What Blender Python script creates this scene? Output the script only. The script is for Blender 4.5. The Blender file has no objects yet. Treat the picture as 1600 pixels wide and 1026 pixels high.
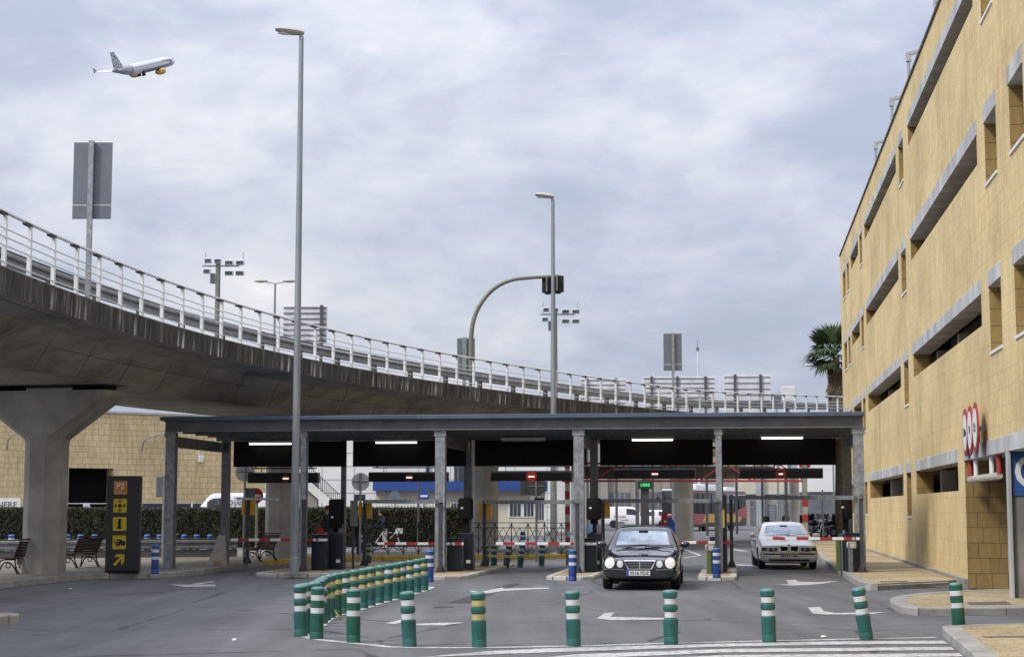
import bpy, bmesh, math, random
from mathutils import Vector, Matrix, Euler
from mathutils.bvhtree import BVHTree
random.seed(7)
PI = math.pi
scene = bpy.context.scene
COL = scene.collection
# ------------------------------------------------------------------ camera model
F = 2650.0; CAMH = 1.8
PITCH = math.atan((795 - 513) / F); CP_, SP_ = math.cos(PITCH), math.sin(PITCH)
def ray(px, py):
    u = (px - 800) / F; v = (513 - py) / F; y = CP_ - v * SP_
    return u / y, (SP_ + v * CP_) / y
def G(px, py, z=0.0):
    a, b = ray(px, py); d = (z - CAMH) / b
    return Vector((a * d, d, z))
def A(px, py, d):
    a, b = ray(px, py)
    return Vector((a * d, d, CAMH + b * d))
cam_d = bpy.data.cameras.new('camera'); cam = bpy.data.objects.new('camera', cam_d); COL.objects.link(cam)
cam.location = (0, 0, CAMH); cam.rotation_euler = (PI / 2 + PITCH, 0, 0)
cam_d.sensor_width = 36; cam_d.lens = 36 * F / 1600; cam_d.clip_end = 8000; cam_d.clip_start = .1
scene.camera = cam
scene.view_settings.view_transform = 'Standard'; scene.view_settings.look = 'None'
scene.view_settings.exposure = 0.45; scene.view_settings.gamma = 1
scene.render.resolution_x = 1024; scene.render.resolution_y = 656

# ------------------------------------------------------------------ materials
class N:
    """tiny node-graph helper"""
    def __init__(s, tree): s.t = tree; s.n = tree.nodes; s.l = tree.links
    def new(s, typ, **kw):
        n = s.n.new(typ)
        for k, v in kw.items(): setattr(n, k, v)
        return n
    def link(s, a, b): s.l.new(a, b)
    def noise(s, vec, scale, detail=4, rough=.55, dist=0):
        n = s.new('ShaderNodeTexNoise'); n.inputs['Scale'].default_value = scale; n.inputs['Detail'].default_value = detail
        n.inputs['Roughness'].default_value = rough; n.inputs['Distortion'].default_value = dist
        if vec is not None: s.link(vec, n.inputs['Vector'])
        return n.outputs['Fac']
    def ramp(s, fac, stops):
        r = s.new('ShaderNodeValToRGB'); e = r.color_ramp.elements
        while len(e) > 1: e.remove(e[-1])
        e[0].position = stops[0][0]; e[0].color = C4(stops[0][1])
        for p, c in stops[1:]:
            q = e.new(p); q.color = C4(c)
        s.link(fac, r.inputs['Fac']); return r.outputs['Color']
    def mix(s, fac, a, b, blend='MIX'):
        m = s.new('ShaderNodeMix', data_type='RGBA', blend_type=blend)
        for i, v in ((0, fac), (6, a), (7, b)):
            soc = m.inputs[i]
            if hasattr(v, 'links'): s.link(v, soc)
            elif i == 0: soc.default_value = v
            else: soc.default_value = C4(v)
        return m.outputs[2]
    def math(s, op, a, b=None):
        m = s.new('ShaderNodeMath', operation=op)
        for soc, v in zip(m.inputs, (a, b)):
            if v is None: continue
            if hasattr(v, 'links'): s.link(v, soc)
            else: soc.default_value = v
        return m.outputs[0]
    def mapping(s, vec, scale=(1, 1, 1), rot=(0, 0, 0), loc=(0, 0, 0)):
        m = s.new('ShaderNodeMapping'); m.inputs['Scale'].default_value = scale; m.inputs['Rotation'].default_value = rot
        m.inputs['Location'].default_value = loc
        s.link(vec, m.inputs['Vector']); return m.outputs['Vector']
def C4(c):
    if isinstance(c, (int, float)): return (c, c, c, 1)
    return tuple(c) + (1,) if len(c) == 3 else tuple(c)
def base(name):
    m = bpy.data.materials.new(name); m.use_nodes = True
    g = N(m.node_tree); b = m.node_tree.nodes['Principled BSDF']
    tc = g.new('ShaderNodeTexCoord')
    return m, g, b, tc
def bump(g, b, h, strength=.2, dist=.02):
    n = g.new('ShaderNodeBump'); n.inputs['Strength'].default_value = strength; n.inputs['Distance'].default_value = dist
    g.link(h, n.inputs['Height']); g.link(n.outputs['Normal'], b.inputs['Normal'])
def mat(name, col, rough=.6, metal=0, var=.15, scale=4, spec=.5, coat=0, emit=None, es=0, dirt=0, bmp=0, streak=False):
    m, g, b, tc = base(name)
    v = tc.outputs['Object']
    if streak: v = g.mapping(v, (1, 1, .15))
    c = g.ramp(g.noise(v, scale), [(.3, [x * (1 - var) for x in col]), (.7, [min(1, x * (1 + var)) for x in col])])
    if dirt:
        d = g.ramp(g.noise(tc.outputs['Object'], scale * .7, 6, .65), [(.42, 0), (.68, 1)])
        c = g.mix(g.math('MULTIPLY', d, dirt), c, [x * .45 for x in col])
    g.link(c, b.inputs['Base Color'])
    b.inputs['Roughness'].default_value = rough; b.inputs['Metallic'].default_value = metal
    b.inputs['Specular IOR Level'].default_value = spec; b.inputs['Coat Weight'].default_value = coat
    if coat: b.inputs['Coat Roughness'].default_value = .05
    if bmp: bump(g, b, g.noise(tc.outputs['Object'], scale * 6), bmp)
    if emit:
        b.inputs['Emission Color'].default_value = C4(emit); b.inputs['Emission Strength'].default_value = es
    return m
MT = {}
def mk(key, *a, **k): MT[key] = mat(key, *a, **k)
mk('galv', (.30, .32, .335), .5, .55, .3, 7, dirt=.25)
mk('galv_dark', (.16, .17, .18), .5, .5, .25, 6)
mk('beam_grey', (.16, .17, .18), .5, .3, .2, 3)
mk('post_dark', (.055, .06, .066), .5, .2, .2, 5)
mk('pole', (.27, .29, .31), .5, .5, .22, 5, streak=True)
mk('olive', (.17, .175, .14), .55, .2, .2, 3)
mk('black', (.008, .008, .009), .75, 0, .2, 3, .2)
mk('black_gloss', (.012, .012, .014), .3, 0, .2, 3)
mk('navy', (.012, .016, .026), .35, 0, .2, 3)
mk('ceiling', (.06, .06, .06), .7, 0, .2, 1.5)
mk('blue_fascia', (.075, .10, .155), .45, 0, .25, 1.2)
mk('white', (.74, .74, .73), .5, 0, .08, 3, dirt=.15)
mk('white_rail', (.70, .72, .74), .45, 0, .12, 6, dirt=.2)
mk('cap_dark', (.02, .02, .022), .6)
mk('guard', (.26, .27, .285), .5, .45, .25, 4, dirt=.4)
mk('guard_dark', (.07, .07, .075), .6, .2, .2, 4)
mk('concrete', (.30, .285, .26), .85, 0, .28, 1.2, .3, dirt=.55, bmp=.1)
mk('pier_grey', (.36, .35, .325), .85, 0, .26, 1.0, .3, dirt=.45, bmp=.1)
mk('pier_lit', (.60, .585, .55), .85, 0, .14, 1.0, .3, dirt=.2)  # pier concrete with the far pier's stronger light painted into its colour
mk('concrete_light', (.50, .49, .46), .85, 0, .18, 1.6, .3, dirt=.4, bmp=.1)
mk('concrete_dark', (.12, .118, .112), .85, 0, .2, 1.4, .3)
mk('lintel', (.47, .48, .485), .85, 0, .3, 1.2, .3, dirt=.4, streak=True)
mk('kerb', (.33, .325, .31), .85, 0, .22, 2.5, .3, dirt=.45, bmp=.1)
mk('kerb_yellow', (.42, .29, .045), .8, 0, .25, 3, .3, dirt=.4)
mk('sign_back', (.155, .17, .195), .5, .35, .12, 2)
mk('sign_light', (.62, .63, .65), .5, .0, .15, 2)
mk('sign_rib', (.09, .095, .105), .55, .3)
mk('sign_dark', (.035, .035, .036), .6)
mk('red_dull', (.33, .035, .035), .55, 0, .2, 4, dirt=.2)
mk('red', (.34, .022, .022), .5, 0, .15, 4)
mk('red_truss', (.34, .035, .035), .5, 0, .15, 2)
mk('truss_panel', (.055, .047, .042), .7, 0, .2, 1)
mk('yellow_box', (.80, .43, .02), .5, 0, .1, 4)
mk('teal', (.020, .112, .100), .42, 0, .22, 5, dirt=.2)
mk('teal_green', (.014, .098, .066), .42, 0, .2, 5, dirt=.2)
mk('band_white', (.60, .61, .63), .5, 0, .12, 6, dirt=.3)
mk('band_yellow', (.50, .40, .17), .5, 0, .18, 6, dirt=.25)
mk('blue', (.022, .065, .26), .42, 0, .2, 5, dirt=.2)
mk('rubber', (.012, .012, .013), .8)
mk('arch', (.006, .006, .006), .9)
mk('chrome', (.72, .73, .75), .14, 1, .03)
mk('alloy', (.5, .51, .52), .3, .9, .08)
mk('glass', (.25, .29, .35), .05, .60, .6, 2.2, .8)  # blotchy tone painted in as windscreen reflections
mk('glass_dark', (.02, .024, .03), .05, .1, .2, 2, .8)
mk('pane', (.06, .07, .085), .08, .2, .35, .8, .8)
mk('lamp_glass', (.72, .73, .75), .08, 0, .12, 14, .9, 1)
mk('lamp_lit', (.80, .81, .82), .12, 0, .25, 16, .8, 1, emit=(1, .98, .92), es=.06)
mk('amber', (.35, .12, .03), .15, 0, .1, 6, .8)
mk('lamp_smoke', (.03, .025, .022), .3, 0, .4, 14, .3)
mk('lamp_dim', (.22, .22, .22), .15, 0, .2, 14, .8, .8)
mk('paint_black', (.030, .032, .040), .14, .55, .1, 2, .8, 1)
mk('paint_silver', (.72, .73, .735), .25, .15, .04, 2, .5, .8)
mk('paint_white', (.74, .74, .75), .3, 0, .04, 2, .5, .6)
mk('bumper_black', (.014, .014, .015), .4)
mk('plate_white', (.72, .72, .70), .5)
mk('plate_blue', (.02, .06, .4), .5)
mk('ink', (.012, .012, .012), .7)
mk('tube_lit', (.9, .9, .85), .5, emit=(1, .97, .85), es=2.2)
mk('tube_off', (.35, .35, .34), .5)
mk('led_red', (.16, .008, .008), .4, emit=(1, .10, .06), es=.12)
mk('led_dim', (.05, .006, .006), .4, emit=(1, .10, .05), es=.02)
mk('led_white', (.9, .8, .7), .4, emit=(1, .72, .6), es=.9)
mk('led_green', (.05, .6, .2), .4, emit=(.1, 1, .35), es=.45)
mk('dark_green', (.01, .05, .02), .5)
mk('totem', (.018, .018, .019), .35, 0, .15, 2)
mk('totem_yellow', (.56, .43, .015), .45, 0, .06, 3)
mk('totem_orange', (.52, .21, .015), .45, 0, .06, 3)
mk('wood_dark', (.035, .016, .011), .55, 0, .3, 6)
mk('iron', (.012, .012, .012), .5, .3)
mk('white_wall', (.66, .67, .66), .7, 0, .08, .5, .3)
mk('cream', (.52, .49, .40), .8, 0, .12, .6, .3)
mk('beige_wall', (.30, .285, .25), .8, 0, .14, .4, .3)
mk('grey_door', (.13, .14, .155), .55, .1, .2, .7)
mk('grey_light', (.34, .36, .38), .6, .1, .15, .7)
mk('sign_blue', (.03, .10, .30), .5, 0, .12, .5)
mk('blue_wall', (.02, .06, .24), .5, 0, .12, .5)
mk('navy_wall', (.012, .025, .09), .6, 0, .2, .5)
mk('hole', (.006, .006, .007), .9, 0, .1, 1, .1)
mk('skin', (.42, .24, .17), .6)
mk('hair', (.03, .02, .015), .7)
mk('cloth_black', (.012, .012, .014), .85)
mk('plane_wing_shaded', (.085, .09, .105), .5)  # dark tone painted as shade on the wing's underside
mk('teal_cap_sheen', (.10, .235, .22), .38, 0, .2, 6, dirt=.2)  # paler teal: sky reflection painted into the bollard tops
mk('blue_cap_sheen', (.07, .15, .42), .38, 0, .2, 6)  # same painted-in sky reflection for the blue bollards
mk('cloth_navy', (.008, .011, .026), .85)
mk('cloth_red', (.40, .015, .025), .8)
mk('cloth_blue', (.04, .12, .5), .8)
mk('bark', (.10, .075, .055), .9, 0, .3, 3)
mk('frond', (.045, .075, .022), .55, 0, .45, 1.5)
mk('frond_dry', (.13, .10, .06), .8, 0, .35, 2)
mk('bus_yellow', (.62, .34, .02), .35, 0, .08, .5, coat=.4)
mk('bus_red', (.38, .025, .02), .35, 0, .1, .5, coat=.4)
mk('bus_grey', (.07, .07, .075), .4)
mk('plane_white', (.62, .63, .66), .4, 0, .05, .2)
mk('plane_grey', (.20, .21, .24), .5, 0, .35, 1.6)
mk('plane_yellow', (.50, .38, .05), .4)
mk('green_panel', (.085, .125, .022), .5)
mk('white_dirty', (.48, .46, .42), .7, 0, .15, 3, dirt=.3)
mk('olive_board', (.17, .165, .14), .6)
mk('tape_yellow', (.45, .32, .06), .6)
mk('blue_light', (.10, .22, .5), .6)

def brick_vec(g, tc):
    """wall coordinates in metres: along the wall / up, whichever way a vertical face looks"""
    so = g.new('ShaderNodeSeparateXYZ'); g.link(tc.outputs['Object'], so.inputs[0])
    sn = g.new('ShaderNodeSeparateXYZ'); g.link(tc.outputs['Normal'], sn.inputs[0])
    f = g.math('GREATER_THAN', g.math('ABSOLUTE', sn.outputs[0]), .6)
    u = g.math('ADD', g.math('MULTIPLY', so.outputs[1], f), g.math('MULTIPLY', so.outputs[0], g.math('SUBTRACT', 1, f)))
    cb = g.new('ShaderNodeCombineXYZ'); g.link(u, cb.inputs[0]); g.link(so.outputs[2], cb.inputs[1])
    return cb.outputs[0]
def bricks(g, vec, c1, c2, mortar, w, h, ms, bias=0, off=.5):
    t = g.new('ShaderNodeTexBrick'); g.link(vec, t.inputs['Vector'])
    t.offset = off; t.offset_frequency = 2; t.squash = .72; t.squash_frequency = 3
    for k, v in (('Color1', c1), ('Color2', c2), ('Mortar', mortar)): t.inputs[k].default_value = C4(v)
    for k, v in (('Scale', 1), ('Brick Width', w), ('Row Height', h), ('Mortar Size', ms), ('Mortar Smooth', .15), ('Bias', bias)): t.inputs[k].default_value = v
    return t
def stone(name, c1, c2, mortar, w=.62, h=.345, ms=.006, stain=.45):
    m, g, b, tc = base(name)
    v = brick_vec(g, tc)
    t = bricks(g, v, c1, c2, mortar, w, h, ms)
    n1 = g.ramp(g.noise(v, .30, 5, .6), [(.32, .80), (.6, 1.05)])
    c = g.mix(1, t.outputs['Color'], n1, 'MULTIPLY')
    n2 = g.ramp(g.noise(g.mapping(v, (3.0, .35, 1)), 1.6, 6, .65), [(.3, .80), (.7, 1.09)])
    c = g.mix(1, c, n2, 'MULTIPLY')
    n3 = g.ramp(g.noise(v, 9, 5, .7), [(.3, .88), (.7, 1.1)])
    c = g.mix(1, c, n3, 'MULTIPLY')
    # soot streaks with a shape of their own
    n4 = g.ramp(g.noise(g.mapping(v, (.45, .05, 1), loc=(3.7, 0, 0)), 1.3, 4, .6), [(.60, 0), (.75, stain)])
    c = g.mix(n4, c, (.10, .075, .04))
    g.link(c, b.inputs['Base Color']); b.inputs['Roughness'].default_value = .85; b.inputs['Specular IOR Level'].default_value = .25
    h = g.math('ADD', g.math('MULTIPLY', t.outputs['Fac'], -1), g.math('MULTIPLY', g.noise(v, 14, 5), .35))
    bump(g, b, h, .22, .012)
    MT[name] = m
stone('sandstone', (.71, .563, .300), (.66, .517, .268), (.51, .405, .235), .62, .345, .005)
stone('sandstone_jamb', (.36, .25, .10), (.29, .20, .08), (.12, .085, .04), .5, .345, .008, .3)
stone('sandstone_back', (.76, .60, .345), (.67, .525, .295), (.30, .225, .12), .56, .34, .011, .12)
stone('white_block', (.66, .66, .64), (.62, .62, .61), (.5, .5, .5), .8, .35, .012, .1)
def paving(name, c1, c2, mo, w, h, ms=.008, rot=.0):
    m, g, b, tc = base(name)
    v = g.mapping(tc.outputs['Object'], rot=(0, 0, rot))
    t = bricks(g, v, c1, c2, mo, w, h, ms)
    c = g.mix(1, t.outputs['Color'], g.ramp(g.noise(tc.outputs['Object'], .5, 6, .65), [(.3, .62), (.65, 1.1)]), 'MULTIPLY')
    c = g.mix(1, c, g.ramp(g.noise(tc.outputs['Object'], 7, 4, .7), [(.3, .85), (.7, 1.12)]), 'MULTIPLY')
    g.link(c, b.inputs['Base Color']); b.inputs['Roughness'].default_value = .85; b.inputs['Specular IOR Level'].default_value = .25
    bump(g, b, g.math('MULTIPLY', t.outputs['Fac'], -1), .3, .006)
    MT[name] = m
paving('paving_yellow', (.47, .38, .235), (.41, .325, .20), (.25, .20, .125), .4, .2, .010, .134)
paving('paving_grey', (.34, .31, .265), (.28, .255, .22), (.13, .12, .10), .4, .2, .014, .134)
def asphalt(name, lo, hi):
    m, g, b, tc = base(name); o = tc.outputs['Object']
    c = g.ramp(g.noise(o, 60, 3, .8), [(.3, [x * .75 for x in lo]), (.5, lo), (.74, [x * 2.1 for x in hi])])
    c = g.mix(1, c, g.ramp(g.noise(o, .16, 6, .62), [(.3, .80), (.7, 1.14)]), 'MULTIPLY')
    c = g.mix(1, c, g.ramp(g.noise(g.mapping(o, (1.6, .10, 1), rot=(0, 0, .134)), .7, 5, .6), [(.32, .74), (.62, 1.1)]), 'MULTIPLY')
    c = g.mix(1, c, g.ramp(g.noise(o, 2.3, 6, .7), [(.32, .86), (.68, 1.1)]), 'MULTIPLY')
    # crack lines and oil spots
    vo = g.new('ShaderNodeTexVoronoi', feature='DISTANCE_TO_EDGE'); vo.inputs['Scale'].default_value = .2
    g.link(g.mix(.12, o, g.new('ShaderNodeTexNoise').outputs['Color']), vo.inputs['Vector'])
    wob = g.noise(o, 1.2, 6, .7)
    cr = g.ramp(g.math('ADD', vo.outputs['Distance'], g.math('MULTIPLY', g.math('SUBTRACT', wob, .5), .05)), [(0, .40), (.006, 1)])
    c = g.mix(1, c, cr, 'MULTIPLY')
    oil = g.ramp(g.noise(o, .9, 5, .6), [(.62, 0), (.74, .55)])
    c = g.mix(oil, c, (.03, .03, .03))
    g.link(c, b.inputs['Base Color']); b.inputs['Roughness'].default_value = .8; b.inputs['Specular IOR Level'].default_value = .35
    bump(g, b, g.noise(o, 90, 3, .8), .35, .01)
    MT[name] = m
asphalt('asphalt', (.120, .122, .128), (.150, .152, .157))
asphalt('asphalt_dark', (.052, .053, .056), (.07, .071, .074))
def worn_paint(name, col):
    m, g, b, tc = base(name); o = tc.outputs['Object']
    w = g.ramp(g.noise(o, 9, 8, .75), [(.40, .15), (.52, 1)])
    w2 = g.ramp(g.noise(o, 1.1, 6, .7), [(.30, .35), (.5, 1)])
    c = g.mix(g.math('MULTIPLY', w, w2), (.17, .17, .175), col)
    g.link(c, b.inputs['Base Color']); b.inputs['Roughness'].default_value = .7
    MT[name] = m
worn_paint('road_paint', (.54, .54, .53))
def deck_mats():
    m, g, b, tc = base('fascia_stained'); uv = tc.outputs['UV']
    so = g.new('ShaderNodeSeparateXYZ'); g.link(uv, so.inputs[0])
    f1 = g.noise(g.mapping(uv, (2.6, .35, 1)), 1.5, 7, .68)
    c = g.ramp(f1, [(.32, (.024, .023, .021)), (.52, (.068, .064, .056)), (.72, (.175, .167, .148))])
    # lime runs
    f2 = g.noise(g.mapping(uv, (3.4, .22, 1)), 1.2, 5, .6)
    f3 = g.noise(g.mapping(uv, (.55, .0, 1)), 1.0, 3, .6)
    wht = g.math('MULTIPLY', g.ramp(f2, [(.52, 0), (.60, 1)]), g.ramp(f3, [(.47, 0), (.56, 1)]))
    low = g.ramp(so.outputs[1], [(.16, 1), (.5, .0)])
    c = g.mix(g.math('MULTIPLY', wht, low), c, (.56, .55, .52))
    jn = g.math('LESS_THAN', g.math('MODULO', so.outputs[0], 5.5), .05)
    c = g.mix(jn, c, (.02, .02, .02))
    g.link(c, b.inputs['Base Color']); b.inputs['Roughness'].default_value = .9; b.inputs['Specular IOR Level'].default_value = .2
    bump(g, b, f1, .3, .03); MT['fascia'] = m
    m, g, b, tc = base('deck_soffit'); uv = tc.outputs['UV']
    so = g.new('ShaderNodeSeparateXYZ'); g.link(uv, so.inputs[0])
    c = g.ramp(g.noise(g.mapping(uv, (.35, .9, 1)), 1.1, 7, .65), [(.28, (.17, .16, .142)), (.5, (.30, .285, .255)), (.72, (.38, .36, .325))])
    # board joints, slanted over the web
    d = g.math('ADD', so.outputs[0], g.math('MULTIPLY', so.outputs[1], 1.1))
    j = g.math('LESS_THAN', g.math('MODULO', d, 2.44), .045)
    j2 = g.math('LESS_THAN', g.math('MODULO', so.outputs[1], 1.22), .03)
    jj = g.math('MULTIPLY', g.math('MAXIMUM', j, j2), g.ramp(g.noise(uv, .5, 4), [(.4, .1), (.6, .85)]))
    c = g.mix(jj, c, (.05, .045, .04))
    st = g.ramp(g.noise(g.mapping(uv, (.5, .5, 1), rot=(0, 0, .5)), .9, 7, .7, .8), [(.5, 0), (.7, .6)])
    c = g.mix(st, c, (.08, .072, .06))
    g.link(c, b.inputs['Base Color']); b.inputs['Roughness'].default_value = .85; b.inputs['Specular IOR Level'].default_value = .25
    MT['soffit'] = m
deck_mats()
def hedge_mat():
    m, g, b, tc = base('hedge_leaf')
    oi = g.noise(tc.outputs['Object'], 2.5, 5, .7)
    c = g.ramp(oi, [(.3, (.018, .021, .009)), (.5, (.038, .041, .018)), (.7, (.082, .079, .042))])
    g.link(c, b.inputs['Base Color']); b.inputs['Roughness'].default_value = .7
    MT['hedge'] = m
hedge_mat()
def tail_mat():
    m, g, b, tc = base('dotted_tail')
    v = g.new('ShaderNodeTexVoronoi'); v.inputs['Scale'].default_value = 1.5; g.link(tc.outputs['Object'], v.inputs['Vector'])
    c = g.ramp(v.outputs['Distance'], [(.34, (.13, .135, .16)), (.46, (.38, .39, .43))])
    g.link(c, b.inputs['Base Color']); MT['plane_dots'] = m
tail_mat()

# ------------------------------------------------------------------ mesh builder and scene helpers
def wm(o):
    m = o.matrix_basis.copy()
    return wm(o.parent) @ m if o.parent else m
class MB:
    def __init__(s): s.v = []; s.f = []; s.uv = None
    def add(s, vs, fs):
        o = len(s.v); s.v += [Vector(p) for p in vs]; s.f += [tuple(o + i for i in f) for f in fs]; return s
    def box(s, cx, cy, cz, sx, sy, sz, rz=0, bev=0, M=None):
        """centre x,y, bottom z + sizes"""
        if bev > 0:
            bm = bmesh.new(); bmesh.ops.create_cube(bm, size=1)
            bmesh.ops.scale(bm, vec=(sx, sy, sz), verts=bm.verts)
            bmesh.ops.bevel(bm, geom=bm.edges[:], offset=bev, segments=2, affect='EDGES', profile=.5)
            bm.verts.index_update()
            vs = [v.co.copy() for v in bm.verts]; fs = [[v.index for v in f.verts] for f in bm.faces]; bm.free()
        else:
            vs = [Vector((x * sx / 2, y * sy / 2, z * sz / 2)) for z in (-1, 1) for y in (-1, 1) for x in (-1, 1)]
            fs = [(0, 2, 3, 1), (4, 5, 7, 6), (0, 1, 5, 4), (1, 3, 7, 5), (3, 2, 6, 7), (2, 0, 4, 6)]
        R = (M or Matrix.Rotation(rz, 3, 'Z'))
        c = Vector((cx, cy, cz + sz / 2))
        return s.add([R @ v + c for v in vs], fs)
    def bar(s, p0, p1, w, h, up=(0, 0, 1)):
        """rectangular bar from p0 to p1"""
        p0, p1 = Vector(p0), Vector(p1); d = (p1 - p0).normalized(); u = Vector(up)
        sd = d.cross(u)
        if sd.length < 1e-4: sd = d.cross(Vector((1, 0, 0)))
        sd.normalize(); u = sd.cross(d)
        vs = [p + sd * (a * w / 2) + u * (b * h / 2) for p in (p0, p1) for a, b in ((-1, -1), (1, -1), (1, 1), (-1, 1))]
        return s.add(vs, [(3, 2, 1, 0), (4, 5, 6, 7), (0, 1, 5, 4), (1, 2, 6, 5), (2, 3, 7, 6), (3, 0, 4, 7)])
    def tube(s, pts, r, n=10, caps=True, r1=None):
        pts = [Vector(p) for p in pts]; k = len(pts); rings = []
        prev = None
        for i, p in enumerate(pts):
            d = (pts[min(i + 1, k - 1)] - pts[max(i - 1, 0)]).normalized()
            if prev is None:
                a = d.cross(Vector((0, 0, 1)))
                if a.length < 1e-3: a = d.cross(Vector((1, 0, 0)))
            else: a = prev - d * prev.dot(d)
            a.normalize(); prev = a; b = d.cross(a)
            rr = r if r1 is None else r + (r1 - r) * i / (k - 1)
            rings.append([p + (a * math.cos(t) + b * math.sin(t)) * rr for t in [2 * PI * j / n for j in range(n)]])
        vs = [q for ring in rings for q in ring]
        fs = [(i * n + j, i * n + (j + 1) % n, (i + 1) * n + (j + 1) % n, (i + 1) * n + j) for i in range(k - 1) for j in range(n)]
        if caps: fs += [tuple(range(n))[::-1], tuple((k - 1) * n + j for j in range(n))]
        return s.add(vs, fs)
    def lathe(s, prof, n=20, cx=0, cy=0, M=None, rot0=0):
        vs = []; k = len(prof)
        for r, z in prof:
            for j in range(n):
                t = rot0 + 2 * PI * j / n; vs.append(Vector((r * math.cos(t), r * math.sin(t), z)))
        if M is not None: vs = [M @ v for v in vs]
        vs = [v + Vector((cx, cy, 0)) for v in vs]
        fs = [(i * n + j, i * n + (j + 1) % n, (i + 1) * n + (j + 1) % n, (i + 1) * n + j) for i in range(k - 1) for j in range(n)]
        if prof[0][0] > 1e-5: fs.append(tuple(range(n))[::-1])
        if prof[-1][0] > 1e-5: fs.append(tuple((k - 1) * n + j for j in range(n)))
        return s.add(vs, fs)
    def prism(s, poly, z0, z1):
        """poly: list of (x,y), counter-clockwise"""
        n = len(poly); ar = sum(poly[i][0] * poly[(i + 1) % n][1] - poly[(i + 1) % n][0] * poly[i][1] for i in range(n))
        if ar < 0: poly = poly[::-1]
        vs = [Vector((p[0], p[1], z0)) for p in poly] + [Vector((p[0], p[1], z1)) for p in poly]
        fs = [tuple(range(n))[::-1], tuple(range(n, 2 * n))] + [(i, (i + 1) % n, n + (i + 1) % n, n + i) for i in range(n)]
        return s.add(vs, fs)
    def poly(s, pts): return s.add(pts, [tuple(range(len(pts)))])
    def plate(s, pts2, o, ex, ey, th):
        """flat plate: 2-D outline in the frame (o, ex, ey), thickness th along ex x ey"""
        ex, ey = Vector(ex).normalized(), Vector(ey).normalized(); nz = ex.cross(ey); o = Vector(o); n = len(pts2)
        ar = sum(pts2[i][0] * pts2[(i + 1) % n][1] - pts2[(i + 1) % n][0] * pts2[i][1] for i in range(n))
        if ar < 0: pts2 = pts2[::-1]
        a = [o + ex * p[0] + ey * p[1] for p in pts2]
        return s.add(a + [q + nz * th for q in a], [tuple(range(n))[::-1], tuple(range(n, 2 * n))] + [(i, (i + 1) % n, n + (i + 1) % n, n + i) for i in range(n)])
    def disc(s, c, nrm, r, th, n=28, ry=None):
        nrm = Vector(nrm).normalized(); ex = Vector((0, 0, 1)).cross(nrm)
        if ex.length < 1e-3: ex = Vector((1, 0, 0))
        ex.normalize(); ey = nrm.cross(ex); ry = ry or r
        return s.plate([(r * math.cos(2 * PI * j / n), ry * math.sin(2 * PI * j / n)) for j in range(n)], c, ex, ey, th)
    def ball(s, c, rx, ry, rz, n=14, m=8, M=None):
        vs = []; fs = []
        for i in range(m + 1):
            ph = -PI / 2 + PI * i / m
            for j in range(n):
                t = 2 * PI * j / n
                v = Vector((rx * math.cos(ph) * math.cos(t), ry * math.cos(ph) * math.sin(t), rz * math.sin(ph)))
                vs.append((M @ v if M else v) + Vector(c))
        fs = [(i * n + j, i * n + (j + 1) % n, (i + 1) * n + (j + 1) % n, (i + 1) * n + j) for i in range(m) for j in range(n)]
        return s.add(vs, fs)
    def torus(s, c, axis, R, r, n=24, m=8):
        axis = Vector(axis).normalized(); a = axis.cross(Vector((0, 0, 1)))
        if a.length < 1e-3: a = Vector((1, 0, 0))
        a.normalize(); b = axis.cross(a); c = Vector(c); vs = []
        for i in range(n):
            t = 2 * PI * i / n; d = a * math.cos(t) + b * math.sin(t)
            for j in range(m):
                q = 2 * PI * j / m; vs.append(c + d * (R + r * math.cos(q)) + axis * (r * math.sin(q)))
        return s.add(vs, [(i * m + j, i * m + (j + 1) % m, ((i + 1) % n) * m + (j + 1) % m, ((i + 1) % n) * m + j) for i in range(n) for j in range(m)])
    def build(s, name, mt, parent=None, smooth=False, loc=None, local=False, uv=None):
        """world-space vertices (or parent-local with local=True) -> one mesh object"""
        me = bpy.data.meshes.new(name)
        vs = s.v
        if loc is not None: L = Vector(loc); vs = [v - L for v in vs]
        elif parent is not None and not local:
            iv = wm(parent).inverted(); vs = [iv @ v for v in vs]
        me.from_pydata([tuple(v) for v in vs], [], s.f); me.validate(); 
        bm = bmesh.new(); bm.from_mesh(me); bmesh.ops.remove_doubles(bm, verts=bm.verts, dist=1e-5) if not uv else None
        bmesh.ops.recalc_face_normals(bm, faces=bm.faces) if not uv else None
        bm.to_mesh(me); bm.free()
        if uv:
            l = me.uv_layers.new(name='UVMap')
            for lp in me.loops: l.data[lp.index].uv = uv[lp.vertex_index]
        o = bpy.data.objects.new(name, me); COL.objects.link(o)
        me.materials.append(MT[mt] if isinstance(mt, str) else mt)
        if smooth: set_smooth(me, smooth if smooth is not True else 40)
        if loc is not None: o.location = loc
        if parent is not None: o.parent = parent
        return o
def set_smooth(me, ang=40):
    bm = bmesh.new(); bm.from_mesh(me); a = math.radians(ang)
    for f in bm.faces: f.smooth = True
    for e in bm.edges: e.smooth = len(e.link_faces) == 2 and e.calc_face_angle(3) < a
    bm.to_mesh(me); bm.free()
def tag(o, label=None, cat=None, group=None, kind=None):
    if label: o['label'] = label
    if cat: o['category'] = cat
    if group: o['group'] = group
    if kind: o['kind'] = kind
    return o
def empty(name, loc=(0, 0, 0), rz=0, label=None, cat=None, group=None):
    o = bpy.data.objects.new(name, None); COL.objects.link(o); o.location = loc; o.rotation_euler = (0, 0, rz)
    o.empty_display_size = .2
    return tag(o, label, cat, group)
KIDS = {}
def kids(o): return [c for c in bpy.data.objects if c.parent == o]
def copy_tree(o, parent=None):
    c = o.copy(); COL.objects.link(c)
    if parent is not None: c.parent = parent
    for ch in kids(o): copy_tree(ch, c)
    return c
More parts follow.
